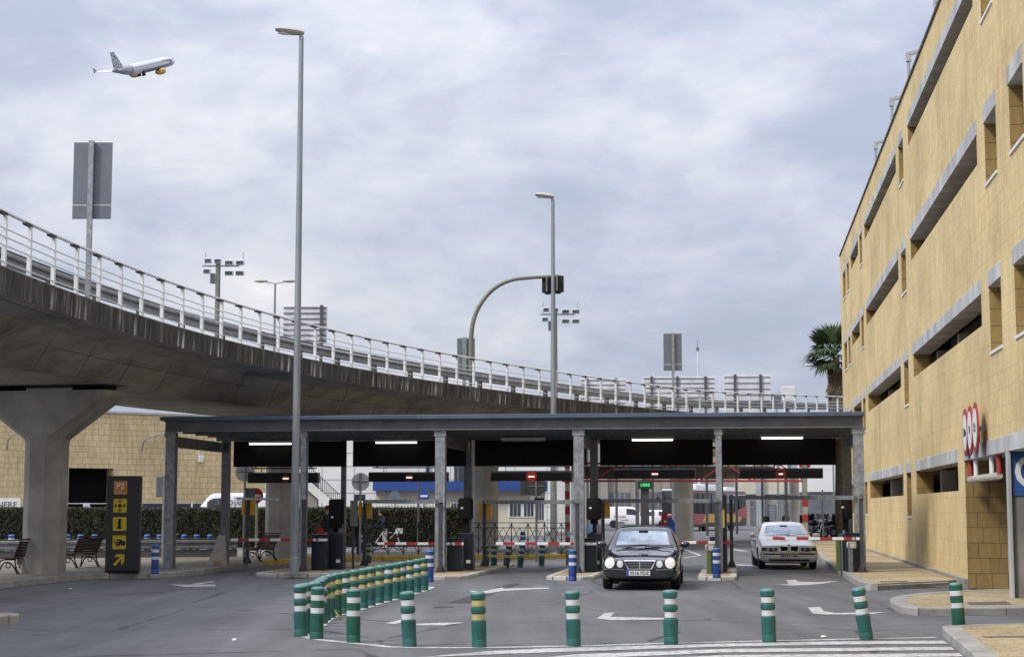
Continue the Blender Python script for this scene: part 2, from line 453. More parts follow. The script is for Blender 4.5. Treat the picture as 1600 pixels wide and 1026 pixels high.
def text_mesh(txt, size, th=.004, bold=0):
    cu = bpy.data.curves.new('lettering', 'FONT'); cu.body = txt; cu.size = size; cu.extrude = th; cu.offset = bold; cu.align_x = 'CENTER'; cu.align_y = 'CENTER'
    cu.resolution_u = 3
    t = bpy.data.objects.new('lettering_tmp', cu); COL.objects.link(t)
    dg = bpy.context.evaluated_depsgraph_get()
    me = bpy.data.meshes.new_from_object(t.evaluated_get(dg)); me.name = 'lettering'
    bpy.data.objects.remove(t); bpy.data.curves.remove(cu)
    return me
def lettering(txt, size, mt, o, ex, ey, parent, th=.004, name='lettering', sx=1, bold=0):
    """text centred at o in the plane ex/ey (world)"""
    me = text_mesh(txt, size, th, bold)
    ex, ey = Vector(ex).normalized(), Vector(ey).normalized(); ez = ex.cross(ey); o = Vector(o)
    M = Matrix((( ex.x * sx, ey.x, ez.x, o.x), (ex.y * sx, ey.y, ez.y, o.y), (ex.z * sx, ey.z, ez.z, o.z), (0, 0, 0, 1)))
    if parent is not None: M = wm(parent).inverted() @ M
    me.transform(M); me.materials.clear(); me.materials.append(MT[mt])
    ob = bpy.data.objects.new(name, me); COL.objects.link(ob)
    if parent is not None: ob.parent = parent
    return ob
# ------------------------------------------------------------------ sky and sun
SUN_EL, SUN_AZ = math.radians(44), math.radians(-128)     # azimuth from +Y towards +X: behind the left shoulder
wd = bpy.data.worlds.new('World'); scene.world = wd; wd.use_nodes = True
g = N(wd.node_tree); bg = wd.node_tree.nodes['Background']; bg.inputs['Strength'].default_value = .1
sky = g.new('ShaderNodeTexSky', sky_type='NISHITA'); sky.sun_disc = False; sky.sun_elevation = SUN_EL; sky.sun_rotation = SUN_AZ
tc = g.new('ShaderNodeTexCoord'); so = g.new('ShaderNodeSeparateXYZ'); g.link(tc.outputs['Generated'], so.inputs[0])
zz = g.math('ADD', g.math('MAXIMUM', so.outputs[2], 0), .16)
cb = g.new('ShaderNodeCombineXYZ'); g.link(g.math('DIVIDE', so.outputs[0], zz), cb.inputs[0]); g.link(g.math('DIVIDE', so.outputs[1], zz), cb.inputs[1])
v = cb.outputs[0]
dv = tc.outputs['Generated']
n1 = g.noise(g.mapping(dv, (1, 1, 2.1), loc=(.37, .2, .1)), 6.6, 10, .57, .35)
n2 = g.noise(g.mapping(dv, (1, 1, 2.2), loc=(3.1, 1.2, .7)), 4.6, 4, .5, .2); n4 = g.noise(g.mapping(dv, (1, 1, 1.9), loc=(1.1, .3, 2.2)), 21, 6, .6, .5)
n3 = g.noise(v, 1.3, 6, .55, .2)
mixn = g.math('ADD', g.math('ADD', g.math('MULTIPLY', n1, .50), g.math('MULTIPLY', n2, .42)), g.math('MULTIPLY', n4, .08))
cl = g.ramp(mixn, [(.415, (3.15, 3.46, 4.34)), (.465, (3.62, 3.90, 4.74)), (.515, (4.35, 4.54, 5.20)), (.56, (5.0, 5.1, 5.58)), (.61, (5.75, 5.76, 5.95)), (.67, (7.5, 7.42, 7.25))])
zen = g.math('ADD', 1, g.math('MULTIPLY', g.math('POWER', g.math('MAXIMUM', so.outputs[2], 0), 1.5), 2.0))     # an overcast sky is brightest overhead
cl = g.mix(1, cl, zen, 'MULTIPLY')
g.link(g.mix(.93, sky.outputs['Color'], cl), bg.inputs['Color'])
sd = bpy.data.lights.new('sun', 'SUN'); sd.energy = 2.0; sd.angle = math.radians(14); sd.color = (1, .95, .87)
sun = bpy.data.objects.new('sun', sd); COL.objects.link(sun)
sdir = Vector((math.sin(SUN_AZ) * math.cos(SUN_EL), math.cos(SUN_AZ) * math.cos(SUN_EL), math.sin(SUN_EL)))
sun.rotation_euler = sdir.to_track_quat('Z', 'Y').to_euler(); sun.location = sdir * 100

# ------------------------------------------------------------------ ground
K = .134; W2 = Vector((K, 1, 0)).normalized(); U2 = Vector((W2.y, -W2.x, 0))       # along the street / to the right
def zg(y): 
    t = min(1, max(0, (y - 92) / 38)); return .17 * t * t * (3 - 2 * t)
ys = [-80, 0, 40, 92] + [92 + 38 * i / 12 for i in range(1, 13)] + [400, 1500, 7000]
m = MB(); xs = [-3000, -60, 60, 3000]
m.add([(x, y, zg(y)) for y in ys for x in xs], [(i * 4 + j, i * 4 + j + 1, i * 4 + j + 5, i * 4 + j + 4) for i in range(len(ys) - 1) for j in range(3)])
tag(m.build('road', 'asphalt'), kind='structure')
def smooth_line(p, n=2, closed=False):
    for _ in range(n):
        q = [] if closed else [p[0]]
        r = range(len(p)) if closed else range(len(p) - 1)
        for i in r:
            a, b = p[i], p[(i + 1) % len(p)]; q += [a * .75 + b * .25, a * .25 + b * .75]
        if not closed: q.append(p[-1])
        p = q
    return p
def resample(p, step, closed=False):
    if closed: p = p + [p[0]]
    L = [0]
    for a, b in zip(p, p[1:]): L.append(L[-1] + (b - a).length)
    n = max(1, round(L[-1] / step)); out = []
    for i in range(n + 1):
        s = L[-1] * i / n; k = 0
        while k < len(p) - 2 and L[k + 1] < s: k += 1
        out.append(p[k].lerp(p[k + 1], (s - L[k]) / max(1e-6, L[k + 1] - L[k])))
    return out
def normals(p):
    ns = []
    for i in range(len(p)):
        d = (p[min(i + 1, len(p) - 1)] - p[max(i - 1, 0)]).normalized(); ns.append(Vector((-d.y, d.x, 0)))
    return ns
def kerb(pts, w, z, step, mt, side=1, gap=.012, closed=False, name='kerb'):
    """row of kerb stones along pts, lying on the left (side=1) of the line"""
    p = resample(pts, step, closed); ns = normals(p)
    if closed:
        d = (p[1] - p[-2]).normalized(); ns[0] = ns[-1] = Vector((-d.y, d.x, 0))
    m = MB()
    for i in range(len(p) - 1):
        d = (p[i + 1] - p[i]).normalized() * gap
        a, b = p[i] + d, p[i + 1] - d; ia, ib = a + ns[i] * side * w, b + ns[i + 1] * side * w
        c = .018
        lo = [a, b, ib, ia]; n2 = [ns[i] * side * c, ns[i + 1] * side * c, Vector(), Vector()]
        if side < 0: pass
        vs = [q + Vector((0, 0, -.05)) for q in lo] + [q + Vector((0, 0, z - c)) for q in lo] + [q + k + Vector((0, 0, z)) for q, k in zip(lo, n2)]
        m.add(vs, [(0, 1, 5, 4), (1, 2, 6, 5), (2, 3, 7, 6), (3, 0, 4, 7), (4, 5, 9, 8), (5, 6, 10, 9), (6, 7, 11, 10), (7, 4, 8, 11), (8, 9, 10, 11)])
    return tag(m.build(name, mt), kind='structure')
def V(p): return Vector((p.x, p.y, 0))
def pave(poly, z, mt, name='pavement'):
    m = MB().prism([(p.x, p.y) for p in poly], -.05, z); return tag(m.build(name, mt), kind='structure')
# left pavement with benches, grey kerb turning into the yellow one behind the canopy
le = smooth_line([V(G(-260, 952)), V(G(-120, 934)), V(G(0, 919)), V(G(80, 910)), V(G(143, 903.5)), V(G(203, 903)), V(G(265, 902.5)), V(G(325, 896)), V(G(372, 889)), V(G(412, 883.5))])
kerb(le, .16, .15, 1.0, 'kerb', 1)
ye = smooth_line([V(G(412, 883.5)), V(G(440, 880.5)), V(G(475, 878)), V(G(560, 875.5)), V(G(700, 874)), V(G(830, 873)), V(G(893, 872))], 1) 
ye += [ye[-1] + Vector((.35, .3, 0)), ye[-1] + Vector((.5, .9, 0)), ye[-1] + Vector((.3, 1.6, 0))]
kerb(ye, .2, .16, 1.0, 'kerb_yellow', 1)
back = [V(A(905, 800, 64)), V(A(700, 800, 66)), V(A(560, 800, 67)), V(A(400, 800, 68)), V(A(-300, 800, 66))]
def inset(p, d):
    return [a + n * d for a, n in zip(p, normals(p))]
pave(inset(le, .155) + inset(ye, .19) + [ye[-1] + Vector((-.4, .6, 0))] + back, .146, 'paving_grey')
# right-hand pavement along the garage
re_ = [V(G(1360, 922)), V(G(1346, 918)), V(G(1332, 911.5)), V(G(1314, 898)), V(G(1289, 883)), V(G(1277, 867))]
re_ = smooth_line(re_, 2); re_.append(re_[-1] + W2 * 24)
kerb(re_, .16, .15, 1.0, 'kerb', -1)
fr = [V(G(1360, 922)), V(G(1420, 919.5)), V(G(1484, 916.5)), V(G(1512, 909.5)) + U2 * .3]
kerb(fr[:3], .16, .12, .9, 'kerb', 1)
ins = [a - n * .155 for a, n in zip(re_, normals(re_))]
pave([fr[3] + W2 * .1, fr[2] + W2 * .1, fr[1] + W2 * .1, fr[0] + Vector((.1, .1, 0))] + ins + [ins[-1] + U2 * 8, fr[3] + W2 * .05 + U2 * 3], .146, 'paving_yellow')
# two refuge pavements of the garage drive
b1 = [V(G(1640, 927.5)), V(G(1494, 930.5)), V(G(1424, 937)), V(G(1398, 941)), V(G(1388, 945.5)), V(G(1398, 953.5)), V(G(1416, 961.5)), V(G(1470, 961.5)), V(G(1640, 959))]
b1s = smooth_line(b1, 2); kerb(b1s, .28, .13, .8, 'kerb', 1)
pave(inset(b1s, .15), .126, 'paving_yellow')
b2 = [V(G(1700, 985)), V(G(1476, 989)), V(G(1471, 992)), V(G(1494, 1013)), V(G(1512, 1028)), V(G(1560, 1080)), V(G(1640, 1180))]
kerb(b2, .26, .13, .9, 'kerb', 1)
pave(inset(b2, .13) + [V(G(1900, 1180)), V(G(1900, 985))], .126, 'paving_yellow')
for q, mt_ in (([(1375, 907), (1417, 906.5), (1419, 908.3), (1375, 908.6)], 'concrete_dark'), ([(1455, 915.2), (1490, 913.6), (1497, 914.6), (1470, 916.3)], 'concrete_dark'),
               ([(1510, 940), (1572, 938.6), (1582, 943.5), (1515, 944)], 'concrete_dark'), ([(1534, 993), (1640, 991.5), (1640, 994.4), (1538, 995)], 'concrete_dark')):
    zt = .150 if q[0][1] < 930 else .130
    tag(MB().poly([G(x, y, zt) for x, y in q]).build('road_cover', mt_), kind='structure')
tag(MB().poly([G(x, y, .005) for x, y in [(1508, 917), (1545, 914), (1572, 927), (1535, 929)]]).build('drain_grate', 'black'), kind='structure')
m = MB()
for i in range(14):
    a = G(1508, 917, .008).lerp(G(1535, 929, .008), i / 13); b = G(1545, 914, .008).lerp(G(1572, 927, .008), i / 13); m.bar(a, b, .02, .012)
tag(m.build('drain_grate', 'galv_dark'), kind='structure')
# kerbed round island at the left edge
c0 = V(G(-26, 974)); ci = [c0 + Vector((.56 * math.cos(t), .56 * math.sin(t), 0)) for t in [2 * PI * i / 24 for i in range(24)]]
kerb(ci, .14, .15, .29, 'kerb', 1, closed=True); pave([c0 + (p - c0) * .76 for p in ci], .145, 'paving_yellow', 'traffic_island')
# toll islands
C0 = Vector((9.29, 45.6, 0))
def LP(t, s, z=0.): 
    q = C0 - U2 * t + W2 * s; return Vector((q.x, q.y, z))
COLT = [0, 3.72, 7.52, 11.36, 15.24, 19.1]
def island(t, wl, wr, s0, s1):
    n = 7; P = []
    w = (wl + wr) / 2; tc_ = t + (wl - wr) / 2
    for i in range(n + 1):
        a = PI * i / n; P.append(LP(tc_ + w * math.cos(a), s0 - w * .75 * math.sin(a)))
    for i in range(n + 1):
        a = PI * i / n; P.append(LP(tc_ - w * math.cos(a), s1 + w * .75 * math.sin(a)))
    kerb(P, .17, .10, .40, 'concrete_light', 1, gap=.024, closed=True)
    ns = P + [P[0]]
    c = sum(P, Vector()) / len(P)
    q = []
    for i in range(len(P)):
        d = (P[(i + 1) % len(P)] - P[i - 1]).normalized(); q.append(P[i] + Vector((-d.y, d.x, 0)) * .165)
    pave(q, .095, 'paving_yellow', 'traffic_island')
island(COLT[1], .55, .45, -2.3, 7)
island(COLT[2], .62, .6, -2.6, 7)
island(COLT[3], .55, 1.15, -2.6, 7)
island(COLT[4], .95, 1.1, -1.4, 7)

# ------------------------------------------------------------------ road markings
def marking(polys, name='road_marking', mt='road_paint', z=.006):
    m = MB()
    for p in polys: m.poly([G(x, y, z) for x, y in p])
    return tag(m.build(name, mt), kind='structure')
def painted_line(pts, w, z=.005, mt='road_paint'):
    p = resample(pts, .4); ns = normals(p); m = MB()
    vs = [q + Vector((0, 0, z)) + n * (s * w / 2) for q, n in zip(p, ns) for s in (1, -1)]
    m.add(vs, [(2 * i, 2 * i + 1, 2 * i + 3, 2 * i + 2) for i in range(len(p) - 1)])
    return tag(m.build('road_marking', mt), kind='structure')
marking([[(263, 912), (282, 912.4), (300, 913), (337, 912.4), (336, 915), (288, 916)], [(296, 912), (329, 907.3), (338, 907.8), (312, 912.3)]])
marking([[(732, 921.5), (752, 923.6), (785, 916.8), (788, 918.8), (858, 917), (857, 918.8), (788, 922), (764, 926), (744, 926)]])
marking([[(602, 973), (626, 967.5), (637, 969), (618, 974)], [(650, 973.6), (690, 972), (727, 971.7), (694, 976), (650, 976)]])
marking([[(932, 965.5), (945, 957), (961, 956), (953, 963), (1039, 964.6), (1039, 967), (956, 968)]])
marking([[(1205, 911.4), (1232, 912.2), (1229, 905.3), (1243, 904.8), (1248, 908), (1281, 908.6), (1312, 906.6), (1284, 911.2), (1268, 912.6), (1236, 914)]])
marking([[(1262, 948.3), (1281, 947.2), (1287, 954), (1306, 956.6), (1386, 955.6), (1362, 958.6), (1292, 959.4), (1270, 957.6)]])
marking([[(698, 941.5), (732, 941.5), (815, 911), (796, 911)], [(677, 947), (709, 946.6), (709, 948.6), (678, 949)]], 'road_patch', 'asphalt_dark', .003)
marking([[(850, 890), (860, 890), (890, 884), (880, 884)], [(1010, 1000), (1060, 985), (1066, 986), (1018, 1001)]], 'road_patch', 'asphalt_dark', .003)
marking([[(1136, 857), (1150, 857), (1172, 860.5), (1158, 860.8)], [(1139, 880.2), (1180, 882), (1180, 884), (1139, 882)]])
painted_line([V(G(1052, 855)), V(G(1074, 859.5)), V(G(1094, 867)), V(G(1060, 872.5))], .16)
painted_line([V(G(787, 887)), V(G(893, 883))], .15)
painted_line([V(G(1128, 846)), V(G(1180, 853)), V(G(1230, 862))], .15)
painted_line([V(G(1010, 912.5)), V(G(1100, 911))], .12)
edge = smooth_line([V(G(x, y)) for x, y in [(552, 1004.5), (585, 1007.5), (598, 1010), (640, 1011.5), (748, 1011.5), (895, 1009), (1048, 1004.5), (1201, 1001), (1352, 997.5), (1462, 995.5)]], 1)
painted_line(edge, .17)
marking([[(655, 1026), (760, 1016.5), (860, 1011.8), (1130, 1004.6), (1300, 1001.2), (1474, 1000), (1481, 1004.5), (1300, 1006), (1130, 1009.2), (860, 1018)],
         [(840, 1027), (900, 1021.2), (1130, 1013), (1486, 1009.6), (1492, 1014.4), (1130, 1018.4), (930, 1027)],
         [(980, 1030), (1130, 1022.4), (1499, 1019.5), (1506, 1024.6), (1130, 1029), (1000, 1036)], [(1100, 1038), (1250, 1032), (1512, 1029.5), (1520, 1035), (1250, 1039), (1100, 1046)]])

# ------------------------------------------------------------------ flyover
rail_px = [20, 57, 94, 129, 163, 196, 228, 260, 291.5, 322.5, 353, 382, 411.7, 441, 470, 498, 526, 554, 581, 607.7, 635, 662.5, 689, 714.6, 740.8, 767, 793, 819, 845, 870.5, 896.6, 921.5, 946, 971, 996, 1021, 1045]
head = [3.2, 3.7, 4.5, 5.4, 6.2, 7.1, 8.0, 8.9, 9.8, 10.8, 11.8, 12.8, 13.9, 14.9, 16.0, 17.1, 18.1, 19.2, 20.2, 21.2, 22.2, 23.2, 24.1, 25.0, 25.8, 26.6, 27.3, 28.0, 28.6, 29.2, 29.8, 30.3, 30.8, 31.3, 31.8, 32.2, 32.5]
DZ = 6.35
p = Vector((-9.53, 31.95, DZ)); EP = [p.copy()]; q = p.copy()
for h in head[1:]:
    q = q + Vector((math.sin(math.radians(h)), math.cos(math.radians(h)), 0)) * 1.37; EP.append(q.copy())
h = 32.5
for i in range(34):                                   # on to the right, climbing a little
    h += .12; q = q + Vector((math.sin(math.radians(h)) * 1.4, math.cos(math.radians(h)) * 1.4, .004 + min(.052, i * .009))); EP.append(q.copy())
pre = []; q = p.copy(); h = 3.2
for i in range(22):
    q = q - Vector((math.sin(math.radians(h)), math.cos(math.radians(h)), 0)) * 1.37; h -= .75; pre.insert(0, q.copy())
NPRE = len(pre); EPA = pre + EP
EN = normals(EPA)                                     # left normals: towards the deck
ARC = [0]
for a, b in zip(EPA, EPA[1:]): ARC.append(ARC[-1] + (b - a).length)
fly = empty('flyover', V(EPA[NPRE + 12]), 0, 'curved concrete road flyover with a stained edge crossing behind the canopy', 'flyover')
def ribbon(name, prof, mt, parent, vs=None, smooth=True):
    """prof: (offset inwards, height over the deck edge)"""
    m = MB(); uv = []; k = len(prof); L = [0]
    for a, b in zip(prof, prof[1:]): L.append(L[-1] + math.hypot(b[0] - a[0], b[1] - a[1]))
    for i, (e, n) in enumerate(zip(EPA, EN)):
        for (o, z), l in zip(prof, L): m.v.append(e + n * o + Vector((0, 0, z))); uv.append((ARC[i], l))
    m.f = [(i * k + j, i * k + j + 1, (i + 1) * k + j + 1, (i + 1) * k + j) for i in range(len(EPA) - 1) for j in range(k - 1)]
    return m.build(name, mt, parent, uv=uv)
DW = 8.4
ribbon('edge_beam', [(.0, -.52), (-.02, -.04), (.03, .0), (.34, .0)], 'fascia', fly)
ribbon('edge_beam', [(DW - .34, 0), (DW, 0), (DW, -.52)], 'fascia', fly)
ribbon('soffit', [(DW, -.52), (DW - .12, -.54), (DW - .9, -.64), (6.35, -1.34), (2.05, -1.34), (.95, -.64), (.12, -.54), (0, -.52)], 'soffit', fly)
ribbon('road_surface', [(.34, 0), (.36, -.1), (DW - .36, -.1), (DW - .34, 0)], 'asphalt', fly)
# joints and boxes slung under the deck
def under(i, o, z): return EPA[NPRE + i] + EN[NPRE + i] * o + Vector((0, 0, z))
for i, o in ((30, 4.2), (36, 5.2)):
    c = under(i, o, -1.62); MB().box(c.x, c.y, c.z, 1.3, .5, .26, .4, .02).build('drain_box', 'concrete_dark', fly)
# piers
def pier(x, y, i, lab, base_z=.14, mt_='pier_grey'):
    t = empty('bridge_pier', (x, y, 0), 0, lab, 'pier', 'concrete piers under the flyover')
    hd = math.atan2(EN[NPRE + i].y, EN[NPRE + i].x)
    o8 = [(.62 if j % 2 == 0 else .62) for j in range(8)]
    m = MB(); m.lathe([(.56, 0), (.56, 3.52)], 8, rot0=PI / 8)
    M_ = Matrix.Rotation(hd, 3, 'Z'); m.v = [M_ @ v + Vector((x, y, 0)) for v in m.v]
    m.build('shaft', mt_, t)
    # flared capital: octagon opening into a long rounded rectangle
    n = 8; m = MB()
    bot = [(.565 * math.cos(PI / 8 + 2 * PI * j / n), .565 * math.sin(PI / 8 + 2 * PI * j / n), 3.52) for j in range(n)]
    mid = [(a * (1 + .06), b, 3.62) for a, b, c in bot]
    tx, ty = 2.02, .66
    tq = [(tx, .30 * ty), (tx * .93, ty), (-tx * .93, ty), (-tx, .30 * ty), (-tx, -.30 * ty), (-tx * .93, -ty), (tx * .93, -ty), (tx, -.30 * ty)]
    top = [(a, b, 4.74) for a, b in tq]; top2 = [(a, b, 4.86) for a, b in tq]
    m.add(bot + mid + top + top2, [(r * n + j, r * n + (j + 1) % n, (r + 1) * n + (j + 1) % n, (r + 1) * n + j) for r in range(3) for j in range(n)] + [tuple(3 * n + j for j in range(n))])
    m.v = [M_ @ v + Vector((x, y, 0)) for v in m.v]
    m.build('capital', mt_, t)
    for s in (-1, 1):
        c = M_ @ Vector((s * 1.3, 0, 0)) + Vector((x, y, 0)); MB().box(c.x, c.y, 4.86, .9, .7, .16, hd).build('bearing', 'black', t)
pier(-12.2, 44.6, 10, 'big grey concrete pier with a wide flared head beside the bench and the black totem')
pier(-8.0, 59.2, 19, 'concrete pier in front of the hedge and behind the bench at the left toll lane')
pier(-1.15, 73.4, 30, 'pale concrete pier behind the middle toll lane beside the dark no entry sign back')
pier(8.85, 88.5, 44, 'round looking grey pier in front of the city bus behind the black car', mt_='pier_lit')
# white railing along the deck edge
rl = empty('flyover_railing', EPA[NPRE + 12] , 0, 'white metal railing of thin bars along the flyover edge', 'railing')
def along(o, z, i0=0, i1=None): return [e + n * o + Vector((0, 0, z)) for e, n in zip(EPA[i0:i1], EN[i0:i1])]
MB().tube(along(.14, 1.08, NPRE - 4), .036, 8).build('top_rail', 'white_rail', rl, True)
for z in (.77, .61, .45, .13): MB().tube(along(.14, z, NPRE - 4), .014, 6).build('rail', 'white_rail', rl, True)
for i in range(NPRE - 2, len(EPA) - 2):
    e, n = EPA[i] + EN[i] * .14, EN[i]; a = math.atan2(n.y, n.x)
    pt = MB().box(e.x, e.y, e.z, .075, .085, 1.06, a).build('post', 'white_rail', rl)
    d = (EPA[i + 1] - EPA[i]).normalized(); c = e - d * .14
    MB().box(c.x, c.y, e.z + 1.02, .085, .36, .05, a).build('rail_joint', 'cap_dark', pt)
gd = empty('crash_barrier', EPA[NPRE + 12] + EN[NPRE + 12] * .8, 0, 'grey steel crash barrier standing behind the white flyover railing', 'crash barrier')
def wbeam(pts, z0, mt='guard'):
    """W-profile steel beam"""
    prof = [(0, 0), (.04, .03), (.04, .09), (-.03, .13), (-.03, .18), (.04, .22), (.04, .28), (0, .31)]
    ns = normals(pts); m = MB(); k = len(prof)
    for p_, n in zip(pts, ns):
        for o, z in prof: m.v.append(p_ - n * o + Vector((0, 0, z0 + z)))
    m.f = [(i * k + j, i * k + j + 1, (i + 1) * k + j + 1, (i + 1) * k + j) for i in range(len(pts) - 1) for j in range(k - 1)]
    return m
wbeam(along(.95, 0, NPRE - 4), .36).build('beam', 'guard', gd)
MB().tube(along(1.0, .70, NPRE - 4), .035, 6).build('upper_rail', 'guard_dark', gd, True)
for i in range(NPRE - 3, len(EPA) - 2, 2):
    e = EPA[i] + EN[i] * 1.06 + (EPA[i + 1] - EPA[i]) * .62; a = math.atan2(EN[i].y, EN[i].x)
    MB().box(e.x, e.y, e.z - .1, .14, .16, .84, a).build('post', 'guard_dark', gd)
# ------------------------------------------------------------------ sandstone garage on the right
FX, FY = 10.408, 39.205
ga = empty('parking_garage', (FX, FY, 0), math.atan2(W2.y, W2.x), 'yellow sandstone multi-storey car park with long strip openings along the street', 'building')
def facade_t(px, py, off=0.):
    a, b = ray(px, py); d = (FX - K * FY + off) / (a - K); return (d - FY) * math.sqrt(1 + K * K), CAMH + b * d
HOLES = []                                            # t0, t1, z0, z1, lintel
LV = [(2.23, 2.90, 3.21, 1.58), (5.65, 6.31, 6.62, 4.97), (9.10, 9.72, 10.07, 8.43), (12.57, 13.14, 13.46, 11.87)]
for i, (zs, zb, zl, zsl) in enumerate(LV):
    big0 = 1.02 if i == 0 else -3.62
    H_ = [(big0, 10.62, zs), (12.2, 13.6, zsl), (14.66, 28.6, zs), (30.15, 31.5, zsl), (32.45, 37.35, zs), (38.7, 40.0, zsl), (41.2, 43.2, zsl)]
    if i: H_ += [(-6.35, -4.8, zsl), (-9.6, -8.02, zsl), (-24.9, -10.9, zs), (-27.9, -26.4, zsl)]
    for t0, t1, z0 in H_: HOLES.append((t0, t1, z0, zb, zl))
HOLES.append((-14.0, -.22, 0, 2.90, 3.21))
T0, T1, ZT = -30.0, 45.2, 14.35
ts = sorted({T0, T1} | {h[0] for h in HOLES} | {h[1] for h in HOLES}); zs_ = sorted({0, ZT} | {h[2] for h in HOLES} | {h[3] for h in HOLES})
m = MB(); TH = .48
def hole(t, z): return any(h[0] < t < h[1] and h[2] < z < h[3] for h in HOLES)
for a, b in zip(ts, ts[1:]):
    for c, d in zip(zs_, zs_[1:]):
        if not hole((a + b) / 2, (c + d) / 2): m.add([(a, 0, c), (b, 0, c), (b, 0, d), (a, 0, d)], [(3, 2, 1, 0)])
m.add([(T1, 0, 0), (T1, -30, 0), (T1, -30, ZT), (T1, 0, ZT)], [(0, 1, 2, 3)])
m.add([(T0, 0, ZT), (T1, 0, ZT), (T1, -30, ZT), (T0, -30, ZT)], [(0, 1, 2, 3)])
m.add([(T0, -30, 0), (T1, -30, 0), (T1, -30, ZT), (T0, -30, ZT)], [(0, 1, 2, 3)])
m.add([(T0, 0, 0), (T0, -30, 0), (T0, -30, ZT), (T0, 0, ZT)], [(3, 2, 1, 0)])
m.build('wall', 'sandstone', ga, local=True)
for t0, t1, z0, z1, zl in HOLES:
    d = -TH if z0 > 0 else -3.2; jm = MB()
    jm.add([(t0, 0, z0), (t0, d, z0), (t0, d, z1), (t0, 0, z1)], [(0, 1, 2, 3)]); jm.add([(t1, 0, z0), (t1, d, z0), (t1, d, z1), (t1, 0, z1)], [(3, 2, 1, 0)])
    if z0 > 0:
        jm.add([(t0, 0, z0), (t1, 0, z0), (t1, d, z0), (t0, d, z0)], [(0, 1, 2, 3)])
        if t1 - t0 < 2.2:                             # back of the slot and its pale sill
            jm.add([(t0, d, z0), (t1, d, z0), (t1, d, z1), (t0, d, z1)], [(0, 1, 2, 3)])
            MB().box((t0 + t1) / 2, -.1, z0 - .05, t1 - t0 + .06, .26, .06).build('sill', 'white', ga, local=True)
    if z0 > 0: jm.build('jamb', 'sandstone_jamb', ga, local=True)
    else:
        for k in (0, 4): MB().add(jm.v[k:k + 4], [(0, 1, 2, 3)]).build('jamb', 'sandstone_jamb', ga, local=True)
for t0, t1, z0, z1, zl in HOLES:
    MB().box((t0 + t1) / 2, -TH / 2 + .012, z1, t1 - t0 + .12, TH + .025, zl - z1, 0, .008).build('lintel', 'lintel', ga, local=True)
MB().box((T0 + T1) / 2, -.2, ZT, T1 - T0, .5, .07).build('coping', 'concrete_dark', ga, local=True)
MB().box((T1 - .22) / 2 + .0, .04, 0, T1 + .22, .1, .22).build('plinth', 'concrete', ga, local=True)
for i, (z_s, zb, zl, zsl) in enumerate(LV):           # decks, inner walls, columns of each storey
    MB().box((T0 + T1) / 2, -15.4, zb, T1 - T0 - .8, 28.6, .42).build('deck_slab', 'concrete', ga, local=True)
    MB().box((T0 + T1) / 2, -6.2, zb - 3.0, T1 - T0 - 1.0, .3, 2.95).build('inner_wall', 'concrete', ga, local=True)
    for t in (-.6, 4.7, 9.4, 16.3, 20.8, 25.6, 34.8):
        if i == 0 and t < 0: continue
        MB().box(t, -.76, zb - 2.9, .34, .42, 2.9).build('column', 'concrete_light', ga, local=True)
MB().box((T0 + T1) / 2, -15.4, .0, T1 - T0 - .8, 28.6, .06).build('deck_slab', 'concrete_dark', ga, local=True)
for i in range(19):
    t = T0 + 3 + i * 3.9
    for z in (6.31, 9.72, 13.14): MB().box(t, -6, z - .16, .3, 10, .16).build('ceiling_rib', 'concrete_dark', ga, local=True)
lv = MB()
for i in range(46): lv.box(33.4, .06, .25 + i * .058, .9, .07, .035)
lv.build('louvre', 'black', ga, local=True)
# concrete fin with the blue letter panel in the drive-in
fin = MB().box(-6.52, -1.6, .0, .3, 3.16, 2.9, 0, .01).build('entrance_fin', 'concrete', ga, local=True)
MB().box(-6.62, .005, 0, .30, .05, 2.9).build('edge_trim', 'lintel', fin, local=True)
pn = MB().box(-6.685, -1.6, 2.06, .03, 3.1, .84).build('sign_panel', 'blue_light', fin, local=True); pn.data.materials[0] = MT['sign_blue']
mw = wm(ga)
lettering('OCUPADO'[0:1], .86, 'white', mw @ Vector((-6.70, -.41, 2.48)), mw.to_3x3() @ Vector((0, -1, 0)), (0, 0, 1), pn, .006, sx=.95, bold=.012)
# roof lamps
for px, py, s, lab in ((1458, 42, 1, 'nearest'), (1417, 137, 1, 'second'), (1391, 203, 1, 'third'), (1366, 262, 1, 'farthest')):
    t, z = facade_t(px, py); b = mw @ Vector((t, -.07, ZT + .06))
    r = empty('roof_lamp', b, ga.rotation_euler.z, {'nearest': 'small grey floodlight post on the garage roof edge, the highest in the picture', 'second': 'small grey floodlight post on the garage roof edge, second from the top right corner',
        'third': 'small grey floodlight post on the garage roof edge, third from the top right corner', 'farthest': 'small grey floodlight post on the garage roof edge, lowest and farthest away'}[lab], 'lamp', 'floodlight posts on the garage roof')
    MB().tube([(0, 0, 0), (0, 0, .80)], .045, 8).build('post', 'galv', r, local=True)
    MB().box(0, 0, .70, .14, .16, .3, 0, .02).build('bracket', 'grey_light', r, local=True)
    MB().bar((0, 0, .94), (0, -.75, 1.10), .16, .09).build('lamp_head', 'grey_light', r, local=True)
